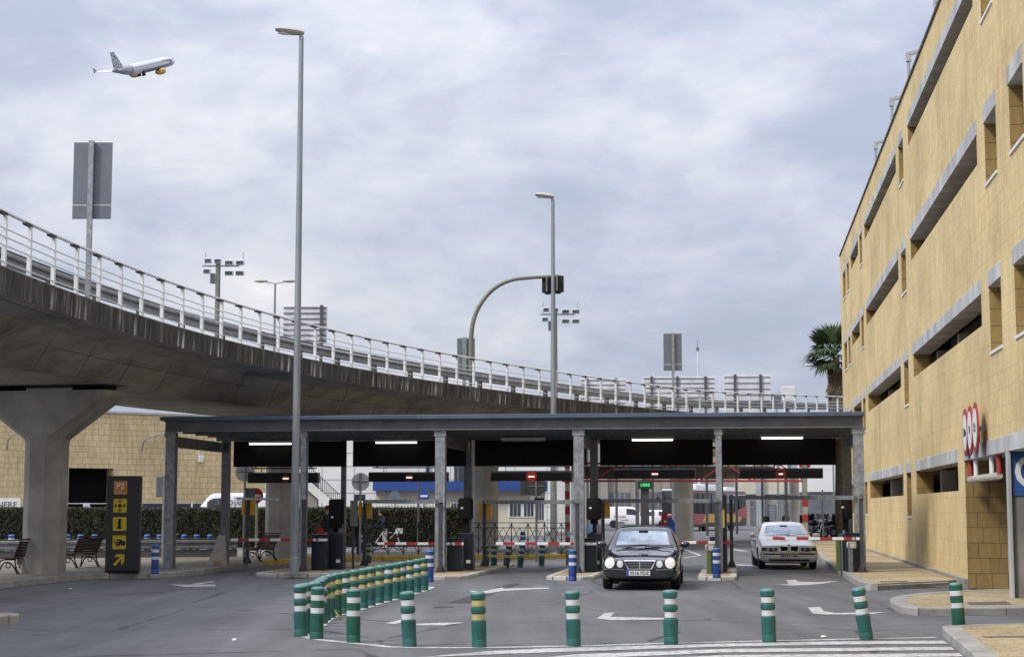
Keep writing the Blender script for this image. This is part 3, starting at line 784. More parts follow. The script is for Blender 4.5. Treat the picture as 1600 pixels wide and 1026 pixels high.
# three round signs over the drive-in
for i, t in enumerate((-1.25, -2.45, -3.65)):
    c = mw @ Vector((t, .08 + .05 * i, 2.98)); r = empty('round_sign', c, ga.rotation_euler.z - .03, ('white round prohibition sign with a red rim over the drive-in, farthest of three', 'white round prohibition sign with a red rim over the drive-in, middle of three', 'white round prohibition sign with a red rim over the drive-in, nearest of three')[i], 'sign', 'round signs over the garage drive-in')
    MB().disc((0, 0, .52), (0, 1, 0), .53, .03).build('rim', 'red_dull', r, local=True)
    MB().disc((0, .032, .52), (0, 1, 0), .41, .006).build('face', 'white', r, local=True)
    MB().box(0, -.10, .45, .08, .2, .1).build('bracket', 'galv', r, local=True)
    lettering(('2,10m', '10', '3,5t')[i], .26, 'ink', wm(r) @ Vector((0, .042, .52)), wm(r).to_3x3() @ Vector((-1, 0, 0)), (0, 0, 1), r, .002)
# hanging height bar
hb = empty('height_bar', mw @ Vector((-2.75, -.08, 2.47)), ga.rotation_euler.z, 'red and white height limit bar hanging under the drive-in lintel', 'height bar')
MB().tube([(-2.2, 0, 0), (2.2, 0, 0)], .06, 12).build('bar', 'white_dirty', hb, True, local=True)
for i in range(12): MB().tube([(-2.1 + i * .38, 0, 0), (-1.93 + i * .38, 0, 0)], .078, 12).build('ring', 'white_dirty', hb, True, local=True)
for x, mt_ in ((-2.15, 'red_dull'), (-1.15, 'white'), (1.25, 'white'), (2.15, 'red_dull')): MB().tube([(x, 0, .03), (x, 0, .425)], .06 if mt_ == 'red_dull' else .055, 10).build('hanger', mt_, hb, True, local=True)

# ------------------------------------------------------------------ far left: sandstone hall, white works, booths
def wall_between(name, a, b, z0, z1, th, mt, parent):
    d = (b - a); L = d.length; c = (a + b) / 2; rz = math.atan2(d.y, d.x); n = Vector((-d.y, d.x, 0)).normalized()
    r = MB().box(0, th / 2, z0, L, th, z1 - z0).build(name, mt, parent, local=True)
    return r
def house(name, a, b, label, cat='building'):
    d = (b - a); r = empty(name, (a + b) / 2, math.atan2(d.y, d.x), label, cat); r['len'] = d.length
    return r
def hx(r, px, d_=None):
    """local x where pixel column px meets the front plane of house r"""
    a, _ = ray(px, 795); m_ = wm(r); o = m_.translation; e = m_.to_3x3() @ Vector((1, 0, 0))
    # (o + e s).x = a (o + e s).y
    return (a * o.y - o.x) / (e.x - a * e.y)
def hz(r, px, py):
    x = hx(r, px); y = (wm(r) @ Vector((x, 0, 0))).y; return A(px, py, y).z
ha, hb_ = V(A(-140, 800, 93)), V(A(414, 800, 106.5))
h1 = house('sandstone_hall', ha, hb_, 'long sandstone block building with a dark doorway behind the hedge')
L = (hb_ - ha).length; zt = 7.42
d0, d1 = hx(h1, 106), hx(h1, 176); zd = hz(h1, 140, 731)
for x0, x1, z0, z1 in ((-L / 2, d0, 0, zt), (d1, L / 2, 0, zt), (d0, d1, zd, zt)):
    MB().box((x0 + x1) / 2, 6, z0, x1 - x0, 12, z1 - z0).build('wall', 'sandstone_back', h1, local=True)
MB().box((d0 + d1) / 2, 1.0, 0, d1 - d0, .2, zd).build('doorway', 'hole', h1, local=True)  # black slab painted as the darkness inside the doorway
MB().box(0, 6, zt, L + .2, 12.2, .12).build('coping', 'concrete_light', h1, local=True)
MB().box(hx(h1, 311), -.12, hz(h1, 311, 722), .28, .2, .42, 0, .03).build('sensor_box', 'white', h1, local=True)
for px, py in ((7, 688), (219, 692)):
    x = hx(h1, px); z = hz(h1, px, py)
    w = tag(empty('wall_lamp', wm(h1) @ Vector((x, -.05, z)), h1.rotation_euler.z), 'curved pipe lamp on the sandstone hall, ' + ('left of the big pier' if px < 100 else 'next to the canopy corner'), 'lamp', 'curved wall lamps on the sandstone hall')
    MB().tube([(0, 0, -.5), (0, -.15, .0), (.12, -.35, .28), (.5, -.7, .45), (1.1, -1.2, .6)], .045, 8).build('arm', 'galv', w, True, local=True)
    MB().ball((1.4, -1.45, .68), .42, .17, .12).build('lamp_head', 'sign_light', w, True, local=True)
# dark blue panel fence and mesh at the foot of the hall
fa, fb = V(A(96, 800, 90)), V(A(412, 800, 97)); h2 = house('site_fence', fa, fb, 'dark blue panelled fence with pale posts showing over the hedge', 'fence'); L = (fb - fa).length
for i in range(9):
    MB().box(-L / 2 + L * i / 8, -.06, 0, .07, .07, 2.12).build('post', 'white', h2, local=True)
MB().box((hx(h2, 185) + L / 2) / 2, .02, .6, L / 2 - hx(h2, 185), .05, 1.5).build('panel', 'navy_wall', h2, local=True)
MB().bar((-L / 2, -.03, 2.1), (hx(h2, 185), -.03, 2.1), .04, .04).build('top_rail', 'white', h2, local=True)
MB().box(hx(h2, 134), -.08, 1.75, .35, .04, .33).build('notice', 'white', h2, local=True)
# white works building
wa, wb = V(A(452, 800, 128)), V(A(905, 800, 128)); h3 = house('white_warehouse', wa, wb, 'white panelled works building behind the hedge and the toll lanes'); L = (wb - wa).length
MB().box(0, 7, 0, L, 14, 7.2).build('wall', 'white_wall', h3, local=True)
ln = MB()
for i in range(1, 7): ln.box(0, -.012, i * 1.0, L, .03, .035)
for i in range(1, 9): ln.box(-L / 2 + L * i / 9, -.012, 0, .03, .03, 7.1)
ln.build('panel_joints', 'grey_light', h3, local=True)
MB().box(hx(h3, 877), -.6, 0, 1.4, 1.2, 6.6).build('block_wing', 'white_block', h3, local=True)
for px in (668, 712, 722, 740): MB().box(hx(h3, px), -.1, hz(h3, px, 752), .25 if px < 720 else .5, .16, 2.6).build('downpipe' if px < 720 else 'window', 'navy_wall' if px == 668 else 'pane', h3, local=True)
# beige lean-to and outside stair
sa, sb = V(A(440, 800, 119)), V(A(530, 800, 119)); h4 = house('outside_stair', sa, sb, 'white outside staircase with a picket handrail behind the left toll lanes', 'stairs')
L = (sb - sa).length
x0, x1 = hx(h4, 474), hx(h4, 530); z0, z1 = hz(h4, 474, 748), hz(h4, 530, 800)
MB().bar((x0 - .5, 0, z0 + .3), (x1, 0, z1), .2, .55).build('stringer', 'white_wall', h4, local=True)
st = MB()
for i in range(14):
    t = i / 13; st.box(x0 + (x1 - x0) * t, .6, z0 + (z1 - z0) * t + .25, .3, 1.1, .05)
st.build('treads', 'sign_rib', h4, local=True)
pk = MB()
for i in range(20):
    t = i / 19; x = x0 + (x1 - x0) * t; z = z0 + (z1 - z0) * t + .25; pk.tube([(x, -.05, z), (x, -.05, z + 1.0)], .022, 5)
pk.tube([(x0, -.05, z0 + 1.25), (x1, -.05, z1 + 1.25)], .03, 6)
pk.build('handrail', 'sign_rib', h4, local=True)
MB().prism([(x0 - 1.2, .3), (x0 + .9, .3), (x0 + .9, 1.4), (x0 - 1.2, 1.4)], 0, hz(h4, 474, 752)).build('landing_wall', 'beige_wall', h4, local=True)
# control booth with the blue fascia
ca, cb_ = V(A(587, 800, 112)), V(A(852, 800, 112)); h5 = house('control_booth', ca, cb_, 'cream flat-roofed booth with a deep blue fascia behind the toll lanes'); L = (cb_ - ca).length
zf0, zf1 = hz(h5, 640, 766.5), hz(h5, 640, 751.5)
MB().box(0, 3, 0, L, 6, zf0).build('wall', 'cream', h5, local=True)
MB().box(0, 2.7, zf0 - .004, L + .3, 6.8, zf1 - zf0).build('fascia', 'blue_wall', h5, local=True)
for px0, px1, py0, py1 in ((690, 697, 786, 807), (705, 718, 786, 806), (796, 814, 787, 806), (818, 834, 787, 806), (838, 850, 784, 812)):
    xa, xb_ = hx(h5, px0), hx(h5, px1); za, zb = hz(h5, px0, py1), hz(h5, px0, py0)
    fr_ = MB().box((xa + xb_) / 2, -.02, za - .08, xb_ - xa + .16, .06, zb - za + .16).build('window', 'white', h5, local=True)
    n_ = 3; pa = MB()
    for k in range(n_): pa.box(xa + (xb_ - xa) * (k + .5) / n_, -.06, za, (xb_ - xa) / n_ - .05, .04, zb - za)
    pa.build('pane', 'pane', fr_, local=True)
for px, mt_ in ((616, 'sign_light'), (836, 'sign_light')): MB().disc((hx(h5, px), -.03, hz(h5, px, 775)), (0, -1, 0), .36, .05).build('dish', mt_, h5, True, local=True)
MB().box(hx(h5, 604), -.3, hz(h5, 604, 768), .12, .3, .9).build('bracket', 'ink', h5, local=True)
xs_ = hx(h5, 803); zc = hz(h5, 803, 757)
sp = MB().box(xs_, -.56, zc - .38, 1.05, .05, .76).build('sign_panel', 'blue_wall', h5, local=True)
o = wm(h5)
lettering('CONTROL', .22, 'white', o @ Vector((xs_, -.59, zc + .2)), o.to_3x3() @ Vector((1, 0, 0)), (0, 0, 1), sp, .004, bold=.006)
lettering('Acceso parking', .105, 'white', o @ Vector((xs_, -.59, zc - .02)), o.to_3x3() @ Vector((1, 0, 0)), (0, 0, 1), sp, .004)
lettering('sólo autorizados', .105, 'white', o @ Vector((xs_, -.59, zc - .2)), o.to_3x3() @ Vector((1, 0, 0)), (0, 0, 1), sp, .004)
pf = house('picket_fence', V(A(566, 800, 93)), V(A(694, 800, 93)), 'pale picket fence with a blue round sign showing over the hedge', 'fence'); L = (V(A(694, 800, 93)) - V(A(566, 800, 93))).length
for i in range(27): MB().box(-L / 2 + L * i / 26, 0, 0, .07, .04, 2.2).build('picket', 'white', pf, local=True)
for z in (.5, 2.0): MB().box(0, .03, z, L, .03, .07).build('rail', 'white', pf, local=True)
for px, mt_ in ((662.5, 'blue_wall'), (617, 'sign_back')):
    x = hx(pf, px); MB().disc((x, -.06, hz(pf, px, 775)), (0, -1, 0), .30, .03).build('round_plate', mt_, pf, local=True); MB().box(x, -.03, 0, .07, .05, 2.7).build('sign_post', 'galv', pf, local=True)
    if px > 640: MB().box(x, -.1, hz(pf, px, 776), .40, .012, .10).build('plate_bar', 'white', pf, local=True)
# grey service building with roller doors, far right behind the toll lanes
ba, bb = V(A(900, 800, 168)), V(A(1345, 800, 168)); h6 = house('service_building', ba, bb, 'long beige and grey service building with roller doors far behind the cars'); L = (bb - ba).length; h6.location.z = .16
MB().box(0, 8, 0, L, 16, 8.4).build('wall', 'beige_wall', h6, local=True)
for px0, px1, py0, py1 in ((921, 932, 768, 800), (953, 984, 767, 815), (1007, 1036, 767, 815), (1172, 1196, 780, 818), (1200, 1212, 786, 818), (1215, 1226, 770, 818), (1228, 1256, 785, 818), (1258, 1275, 768, 818), (1283, 1306, 768, 818)):
    xa, xb_ = hx(h6, px0), hx(h6, px1); zb = hz(h6, px0, py0) - .27
    dr = MB().box((xa + xb_) / 2, -.03, 0, xb_ - xa, .08, zb).build('roller_door', 'grey_door', h6, local=True)
    sl_ = MB()
    for k in range(1, 4): sl_.box(xa + (xb_ - xa) * k / 4, -.09, .1, .06, .05, zb - .2)
    sl_.box((xa + xb_) / 2, -.09, zb * .72, xb_ - xa, .05, .08)
    sl_.build('frame', 'grey_light', dr, local=True)
for px, w_ in ((944, .7), (995, .9), (1041, .7), (1187, .8), (1242, 1.1), (1259, .9)):
    MB().box(hx(h6, px), -.3, 0, w_, .5, 6.2).build('pilaster', 'grey_light' if px > 1100 else 'beige_wall', h6, local=True)
MB().box((hx(h6, 1150) + hx(h6, 1310)) / 2, -.12, hz(h6, 1200, 770) - .27, 10.4, .2, 1.5).build('pale_band', 'cream', h6, local=True)
for k in range(7): MB().box(hx(h6, 1172 + k * 18), -.08, hz(h6, 1200, 731) - .27, .75, .12, 1.0).build('window', 'white', h6, local=True)
wa2, wb2 = V(A(1262, 800, 150)), V(A(1312, 800, 150)); h7 = house('white_cabin', wa2, wb2, 'white upper storey of a works cabin next to the last canopy column')
MB().box(0, 2, .2, (wb2 - wa2).length, 4, hz(h7, 1280, 768) - .2).build('lower_wall', 'grey_door', h7, local=True)
MB().box(0, 2, hz(h7, 1280, 768), (wb2 - wa2).length + .3, 4.3, 2.6).build('upper_wall', 'white_wall', h7, local=True)
# ------------------------------------------------------------------ toll canopy
RZ = math.atan2(U2.y, U2.x)
def tpx(px, s):
    a, _ = ray(px, 800); return (C0.x + W2.x * s - a * (C0.y + W2.y * s)) / (U2.x - a * U2.y)
def zat(px, py, s):
    p = LP(tpx(px, s), s); return A(px, py, p.y).z
cn = empty('toll_canopy', LP(9.55, 2.4, 0), RZ, 'long flat toll canopy on galvanised columns with a thin blue roof edge', 'canopy')
def cbox(name, t0, t1, s0, s1, z0, z1, mt, parent=cn, bev=0):
    c = LP((t0 + t1) / 2, (s0 + s1) / 2); return MB().box(c.x, c.y, z0, abs(t1 - t0), abs(s1 - s0), z1 - z0, RZ, bev).build(name, mt, parent)
cbox('roof', -.16, 19.32, -.42, 5.35, 4.27, 4.385, 'blue_fascia', cn, .012)
cbox('roof_seam', 11.9, 11.93, -.428, -.40, 4.27, 4.387, 'beam_grey')
cbox('ceiling', -.1, 19.25, .1, 5.2, 4.10, 4.25, 'ceiling')
fb = MB(); c = LP(9.56, -.13)
for z0, z1, d in ((3.97, 4.005, .2), (4.005, 4.23, .03), (4.23, 4.262, .2)): fb.box(c.x, c.y, z0, 19.38, d, z1 - z0, RZ)
fb.build('front_beam', 'beam_grey', cn)
for s_ in (1.25, 2.45, 3.6): cbox('purlin', -.05, 19.2, s_ - .05, s_ + .05, 3.97, 4.095, 'galv_dark')
cbox('rear_beam', -.2, 19.3, 4.75, 4.95, 3.9, 4.10, 'galv_dark')
thick = [1, 0, 1, 1, 0, 1]
for i, t in enumerate(COLT):
    w = .275 if thick[i] else .16; c = LP(t, 0); zb = .14 if i in (0, 5) else .09
    m = MB().box(c.x, c.y, zb, w, .03, 3.97 - zb, RZ)                      # H-section: flanges and web
    for dz in (-.12, .12):
        q = LP(t, dz); m.box(q.x, q.y, zb, w, .022, 3.97 - zb, RZ)
    c1 = m; m = MB()
    for dz in (-.125, .125):
        q = LP(t, dz); m.box(q.x, q.y, zb, w, .02, 3.965 - zb, RZ)
    m.box(c.x, c.y, zb, .03, .24, 3.965 - zb, RZ)
    co = m.build('column', 'galv', cn)
    MB().box(c.x, c.y, zb - .01, w + .14, .42, .035, RZ).build('base_plate', 'galv_dark', co)
    q = LP(t, -.14); MB().box(q.x, q.y, 3.80, w + .06, .03, .16, RZ).build('head_plate', 'galv', co)
    if thick[i] or True:
        q = LP(t - (.12 if i == 5 else 0), 4.8); wr = .24 if thick[i] else .13
        MB().box(q.x, q.y, zb, wr, .2, 3.9 - zb, RZ).build('column', 'galv_dark', cn)
    if thick[i]:
        a = LP(t, .13, 3.70); b = LP(t, 4.70, 3.70); MB().bar(a, b, .16, .3).build('side_beam', 'beam_grey', cn)
PANELS = [(364, 540), (551, 727), (742, 917), (938, 1115), (1130, 1308)]
for a, b in PANELS:
    t1, t0 = tpx(a, 4.65), tpx(b, 4.65); cbox('hanging_panel', t0, t1, 4.6, 4.68, 3.10, 3.885, 'black', cn, .006)
# short flag arms with their droppers behind the panels
for a, b, y in ((430 - 20, 410, 733), (494, 592, 733), (705, 770, 733)): pass
LANES = ['left hand', 'second', 'middle', 'fourth', 'right hand']
SG = [(387, 497, 447, 738, 754), (576, 700, 640, 737, 752), (767, 894, 831, 735, 751), (960, 1087, 1024, 731, 747), (1157, 1287, 1221, 731, 747)]
for i, (a, b, cpx, y0, y1) in enumerate(SG):
    s = 6.4; t1, t0 = tpx(a, s), tpx(b, s); z1, z0 = zat(cpx, y0, s), zat(cpx, y1, s); c = LP((t0 + t1) / 2, s)
    sg = empty('lane_sign', (c.x, c.y, z0), RZ, 'black box beam sign with a red lamp hanging over the %s toll lane' % LANES[i], 'lane sign', 'black lane signs hanging behind the canopy')
    m = MB(); L = t1 - t0; h = z1 - z0
    m.add([(x, y, z) for x in (-L / 2, L / 2) for y, z in ((-.05, 0), (.2, 0), (.2, h), (.03, h), (-.09, h * .8))], [(0, 1, 2, 3, 4), (9, 8, 7, 6, 5)] + [(j, (j + 1) % 5, 5 + (j + 1) % 5, 5 + j) for j in range(5)])
    m.build('housing', 'black_gloss', sg, local=True)
    MB().box(0, -.045, h * .83, L * .995, .02, .05, 0, 0, Matrix.Rotation(.0, 3, 'X')).build('blue_sheen', 'blue_fascia' if i in (2, 3) else 'navy', sg, local=True)  # blue strip painted along the top edge as a sheen
    tc_ = (t0 + t1) / 2 - tpx(cpx, s)
    MB().disc((tc_, -.085, h * .42), (0, -1, 0), .17 if i == 2 else .12, .012).build('lamp', 'led_red' if i == 2 else 'led_dim', sg, local=True)
    if i == 4: MB().torus((tc_, -.1, h * .42), (0, 1, 0), .14, .014).build('lamp_ring', 'led_red', sg, local=True)
    MB().box(tc_, -.105, h * .42 - .022, .19 if i < 4 else .13, .012, .045).build('lamp_bar', 'led_white', sg, local=True)
    for x in (-L * .32, L * .32): MB().tube([(x, .1, h), (x, .1, h + .14)], .012, 6).build('hanger', 'post_dark', sg, local=True)
    MB().tube([(-L * .46, .1, h + .14), (L * .46, .1, h + .14)], .022, 6).build('hanging_rail', 'post_dark', sg, local=True)
    for x in (-L * .4, L * .4): MB().bar((x, .1, h + .14), (x, -1.2, 3.9 - z0), .03, .03).build('hanger', 'post_dark', sg, local=True)
for i, (a, b, y) in enumerate(((387, 455, 693), (585, 652, 691), (783, 853, 688), (987, 1054, 687), (1190, 1258, 684))):
    s = 4.35; t1, t0 = tpx(a, s), tpx(b, s); z = zat((a + b) / 2, y, s); c = LP((t0 + t1) / 2, s, z)
    tl = empty('tube_light', c, RZ, ('lit white tube light under the canopy roof over the %s lane' if i != 2 else 'unlit tube light under the canopy roof over the %s lane') % LANES[i], 'light', 'tube lights under the canopy')
    MB().box(0, 0, .02, t1 - t0, .14, .07, 0, .01).build('fitting', 'sign_light', tl, local=True)
    MB().tube([(-(t1 - t0) / 2 + .03, -.01, .0), ((t1 - t0) / 2 - .03, -.01, 0)], .028, 10).build('tube', 'tube_off' if i == 2 else 'tube_lit', tl, True, local=True)
    for x in (-.4, .4): MB().tube([(x, 0, .09), (x, 0, 4.1 - z)], .01, 5).build('hanger', 'post_dark', tl, local=True)

# ------------------------------------------------------------------ barriers, terminals, height bars
BAR = [(362, 497, 843, .35), (590, 709, 849, .2), (775, 919, 849, .1), (1040, 1121, 847, .1), (1195, 1333, 841, -.35)]
for i, (pa, pb, y, s) in enumerate(BAR):
    ta, tb = tpx(pa, s), tpx(pb, s); c = LP(tb, s + .28); z = zat(pb, y, s)
    b = empty('parking_barrier', (c.x, c.y, .1), RZ, 'red and white striped barrier arm closing the %s toll lane' % LANES[i], 'barrier', 'barriers of the toll lanes')
    iv = wm(b).inverted(); zl = z - .1
    h = zl + .12
    MB().box(0, 0, 0, .42, .36, h, 0, .02).build('cabinet', 'navy', b, local=True)
    MB().box(0, 0, h, .46, .40, .03, 0, .008).build('cabinet_lid', 'black_gloss', b, local=True)
    L = ta - tb
    am = MB().box(-L / 2 + .14, -.28, zl - .037, L + .28, .045, .074, 0, .008).build('arm', 'white', b, local=True)
    x = -L + .2
    while x < .05:
        MB().box(x + .16, -.28, zl - .0385, .32, .051, .077).build('red_band', 'red', am, local=True); x += .62
    MB().tube([(0, -.2, zl), (0, -.31, zl)], .05, 10).build('pivot', 'chrome', b, local=True)
MACH = [(527, 48.9, 'tall', 'black ticket terminal beside the two people at the left toll lane'), (729, 48.4, 'tall', 'black ticket terminal with a rounded head, left of the middle toll lane'),
        (929, 47.6, 'tall', 'black ticket terminal left of the black car'), (1130, 47.4, 'slim', 'slim black ticket column between the two cars'), (1322, 47.0, 'tall', 'black ticket terminal in front of the rear canopy column beside the silver car')]
for i, (px, d, kind, lab) in enumerate(MACH):
    p = A(px, 800, d); zb = .15 if i == 4 else .09
    t = empty('ticket_terminal', (p.x, p.y, zb), RZ, lab, 'ticket machine', 'ticket terminals of the toll lanes')
    if kind == 'slim':
        MB().box(0, 0, 0, .2, .3, 2.1, 0, .02).build('body', 'navy', t, local=True)
        MB().box(.02, -.155, .72, .06, .02, .09).build('button', 'white', t, local=True)
        MB().box(0, -.155, 1.2, .07, .012, .5).build('decal', 'tape_yellow', t, local=True); continue
    hh = 1.05 if i != 4 else .95
    bd = MB().box(0, .05, 0, .42, .42, hh, 0, .02).build('body', 'navy', t, local=True)
    MB().box(.08, -.165, .2, .12, .014, .09).build('label', 'white', t, local=True)
    MB().box(-.02, .05, hh - .02, .16, .2, .5).build('neck', 'black', t, local=True)
    dz = 1.42 if i != 4 else 1.38
    if i == 0: dz = 1.16; MB().box(.42, .3, 1.22, .22, .05, .74, 0, .01).build('side_board', 'olive_board', t, local=True); MB().box(.40, .33, 0, .06, .05, 1.3).build('board_post', 'post_dark', t, local=True)
    MB().box(-.02 if i < 4 else .02, -.02, dz, .40 if i < 4 else .27, .34, .60 if i else .84, 0, .06).build('head', 'black', t, True, local=True)
    MB().box(-.1, -.2, dz + .3, .07, .02, .05).build('badge', 'sign_light', t, local=True)
    if i == 2: MB().box(-.1, -.2, 1.08, .12, .02, .22).build('screen', 'blue_light', t, local=True)
    if i in (0, 2): MB().box(.14, -.12, .98, .14, .03, .3).build('plate', 'galv_dark', t, local=True)
# green and grey cabinet at the right kerb
p = A(1318, 800, 46.4); t = empty('control_cabinet', (p.x, p.y, .15), RZ, 'dark control cabinet with a green edge on the right kerb beside the last column', 'cabinet')
MB().box(.06, 0, 0, .34, .5, .98, 0, .015).build('body', 'navy', t, local=True); MB().box(-.16, 0, 0, .10, .5, .88, 0, .01).build('green_side', 'green_panel', t, local=True)
MB().box(-.08, -.24, 0, .03, .03, .95).build('edge', 'galv', t, local=True); MB().box(.0, .02, .98, .06, .06, .1).build('stub', 'galv', t, local=True)
# cream rounded sensor heads on short posts
for px, py, d, bz, lab in ((1331, 851, 45.2, .15, 'cream rounded sensor head clamped beside the right end column'), (1110, 855, 45.6, .1, 'cream rounded sensor head on the island between the two cars'), (889, 861, 55, .0, 'cream rounded sensor head behind the blue bollard of the middle lane')):
    c = A(px, py, d); t = empty('sensor_post', (c.x, c.y, bz), RZ, lab, 'sensor', 'cream sensor heads at the toll lanes'); z = c.z - bz
    MB().box(0, 0, z - .09, .27, .18, .19, 0, .05).build('head', 'white_dirty', t, True, local=True)
    MB().tube([(-.09, -.1, z - .06), (-.09, -.12, z + .10), (.11, -.12, z + .10), (.11, -.1, z - .06)], .014, 6).build('bracket', 'post_dark', t, local=True)
    MB().box(-.04, .02, 0, .12, .12, z - .09).build('post', 'green_panel' if px == 1110 else 'galv_dark', t, local=True)
    if px == 1110: MB().box(.1, .02, 0, .14, .16, z - .1).build('body', 'navy', t, local=True)
# height bars: two dark posts, a grey beam, a yellow lamp box
HB = [(388, 475, 778, 52.5, 47.2, 1), (570, 688.5, 783, 52.0, 46.6, 1), (757, 902, 784, 51.5, 46.2, 1), (942, 1119, 782, 51.0, 45.9, 1), (1142, 1345, 777, 50.6, 45.2, 0)]
for i, (pa, pb, y, da, db, yb) in enumerate(HB):
    a, b = A(pa, y, da), A(pb, y, db); ga_, gb_ = (.1 if i else .15), (.15 if i == 4 else .1)
    t = empty('height_gate', ((a.x + b.x) / 2, (a.y + b.y) / 2, 0), 0, 'grey height limit beam on dark posts across the %s toll lane' % LANES[i], 'height gate', 'height gates of the toll lanes')
    for q, gz, nm in ((a, ga_, 'post'), (b, gb_, 'post')):
        if i == 4 and q is a: q = q + Vector((0, .0, 0))
        po = MB().box(q.x, q.y, gz, .10, .1, q.z - gz + .05, RZ).build(nm, 'post_dark', t)
        m = MB().box(q.x, q.y, gz, .26, .26, .02, RZ)
        for dx, dy in ((1, 0), (-1, 0)): m.add([(q.x + dx * .05, q.y, gz + .02), (q.x + dx * .13, q.y, gz + .02), (q.x + dx * .05, q.y, gz + .2)], [(0, 1, 2)])
        m.build('foot', 'post_dark', po)
    if i == 0: e = A(440, 780, 50.5); s_ = A(370, 778, 52.4); MB().bar(s_, e, .06, .07).build('beam', 'galv', t)
    else:
        e = a.lerp(b, .96); MB().bar(a + Vector((0, 0, .0)), e, .09, .11).build('beam', 'galv', t)
    MB().box(b.x, b.y - .05, b.z - .03, .1, .09, .12, RZ + .5).build('latch', 'galv', t)
    if yb:
        for dx in (-.13, .13): MB().box(a.x + dx, a.y + (.0 if dx < 0 else .04), a.z - .52, .10 if dx < 0 else .16, .16, .5, RZ, .02).build('lamp_box', 'yellow_box', t)

# ------------------------------------------------------------------ bollards
def bollard_proto(style, col, band1, band2, base_name='bollard'):
    r = empty(base_name)
    if style == 'straight': prof = [(.105, 0), (.105, .10), (.102, .105), (.102, .115), (.104, .12), (.104, .25), (.104, .36), (.10, .363), (.10, .458), (.104, .461), (.104, .548), (.10, .551), (.10, .645), (.104, .648), (.104, .722)]
    elif style == 'waisted': prof = [(.105, 0), (.105, .10), (.101, .108), (.104, .12), (.112, .30), (.110, .345), (.095, .362), (.083, .372), (.083, .455), (.092, .462), (.108, .48), (.112, .51), (.106, .54), (.083, .556), (.083, .64), (.104, .655), (.108, .68), (.108, .722)]
    else: prof = [(.105, 0), (.105, .10), (.102, .106), (.104, .12), (.108, .33), (.109, .36), (.101, .366), (.093, .372), (.093, .456), (.099, .461), (.108, .48), (.109, .53), (.104, .545), (.093, .553), (.093, .642), (.100, .65), (.107, .67), (.107, .722)]
    MB().lathe(prof, 22).build('body', col, r, 35, local=True)
    re = prof[-1][0]; MB().lathe([(re, .722), (re * .99, .732), (re * .90, .748), (.06, .757), (0, .76)], 22).build('cap', 'blue_cap_sheen' if col == 'blue' else 'teal_cap_sheen', r, 60, local=True)  # pale cap colour imitates the sky mirrored in the dome
    rb = {'straight': .1015, 'waisted': .0845, 'pinched': .0945}[style]
    for (z0, z1), bm_ in (((.374, .453), band1), ((.560, .638), band2)):
        MB().lathe([(rb - .004, z0), (rb, z0 + .001), (rb, z1 - .001), (rb - .004, z1)], 22).build('reflective_band', bm_, r, 40, local=True)
    return r
PRO = {}
def put_bollard(loc, style, col, b1, b2, lab, group, tilt=(0, 0), sc=1.0, rz=None):
    k = (style, col, b1, b2)
    if k in PRO: o = copy_tree(PRO[k])
    else: o = PRO[k] = bollard_proto(style, col, b1, b2)
    o.location = loc; o.scale = (sc * .96, sc * .96, sc); rz = random.uniform(-PI, PI) if rz is None else rz
    o.rotation_euler = (Matrix.Rotation(tilt[1], 3, 'Y') @ Matrix.Rotation(tilt[0], 3, 'X') @ Matrix.Rotation(rz, 3, 'Z')).to_euler()
    for k_, v_ in (('label', lab), ('category', 'bollard'), ('group', group)): o[k_] = v_
    return o
GF = 'green bollards across the front of the lanes'
FR = [(469.5, 990.5, 'waisted', 'teal', 'band_white', 'band_white', 'bulging green bollard with squeezed white bands at the left end of the front row', (0, .0)),
      (494.5, 997.5, 'straight', 'teal_green', 'band_white', 'band_white', 'smooth green bollard just right of the bulging one at the left end of the front', (0, .015)),
      (552, 1003, 'straight', 'teal_green', 'band_white', 'band_white', 'upright smooth green bollard standing alone on the white edge line, third of the front row', (0, 0)),
      (640, 1009.5, 'pinched', 'teal', 'band_white', 'band_white', 'green bollard leaning slightly left, fourth of the front row', (0, -.055)),
      (749, 1010.5, 'pinched', 'teal', 'band_yellow', 'band_yellow', 'green bollard with yellow bands and a torn cap in the front row', (0, -.03)),
      (896.5, 1008.5, 'pinched', 'teal', 'band_white', 'band_white', 'green bollard with white bands in the front row, left below the black car', (0, -.025)),
      (1048.5, 1006, 'waisted', 'teal', 'band_white', 'band_white', 'green bollard with squeezed white bands in front of the right headlight of the black car', (0, -.01)),
      (1202, 1002.5, 'pinched', 'teal', 'band_white', 'band_white', 'green bollard with white bands in front of the silver car', (0, -.025)),
      (1354, 998, 'pinched', 'teal', 'band_white', 'band_white', 'green bollard tilting far to the left, beside the right pavement corner', (.04, -.155)),
      (1499, 987, 'straight', 'teal_green', 'band_white', 'band_white', 'dark green bollard by the garage drive-in, rightmost of the front row', (0, -.055))]
for x, y, st_, c_, b1, b2, lab, ti in FR: put_bollard(G(x, y), st_, c_, b1, b2, lab, GF, ti, .955)
torn = MB().add([(-.07, -.106, .70), (.05, -.106, .70), (.06, -.108, .66), (.0, -.11, .63), (-.05, -.108, .66)], [(0, 1, 2, 3, 4)])
GB = 'green bollards in the curved row up to the canopy'
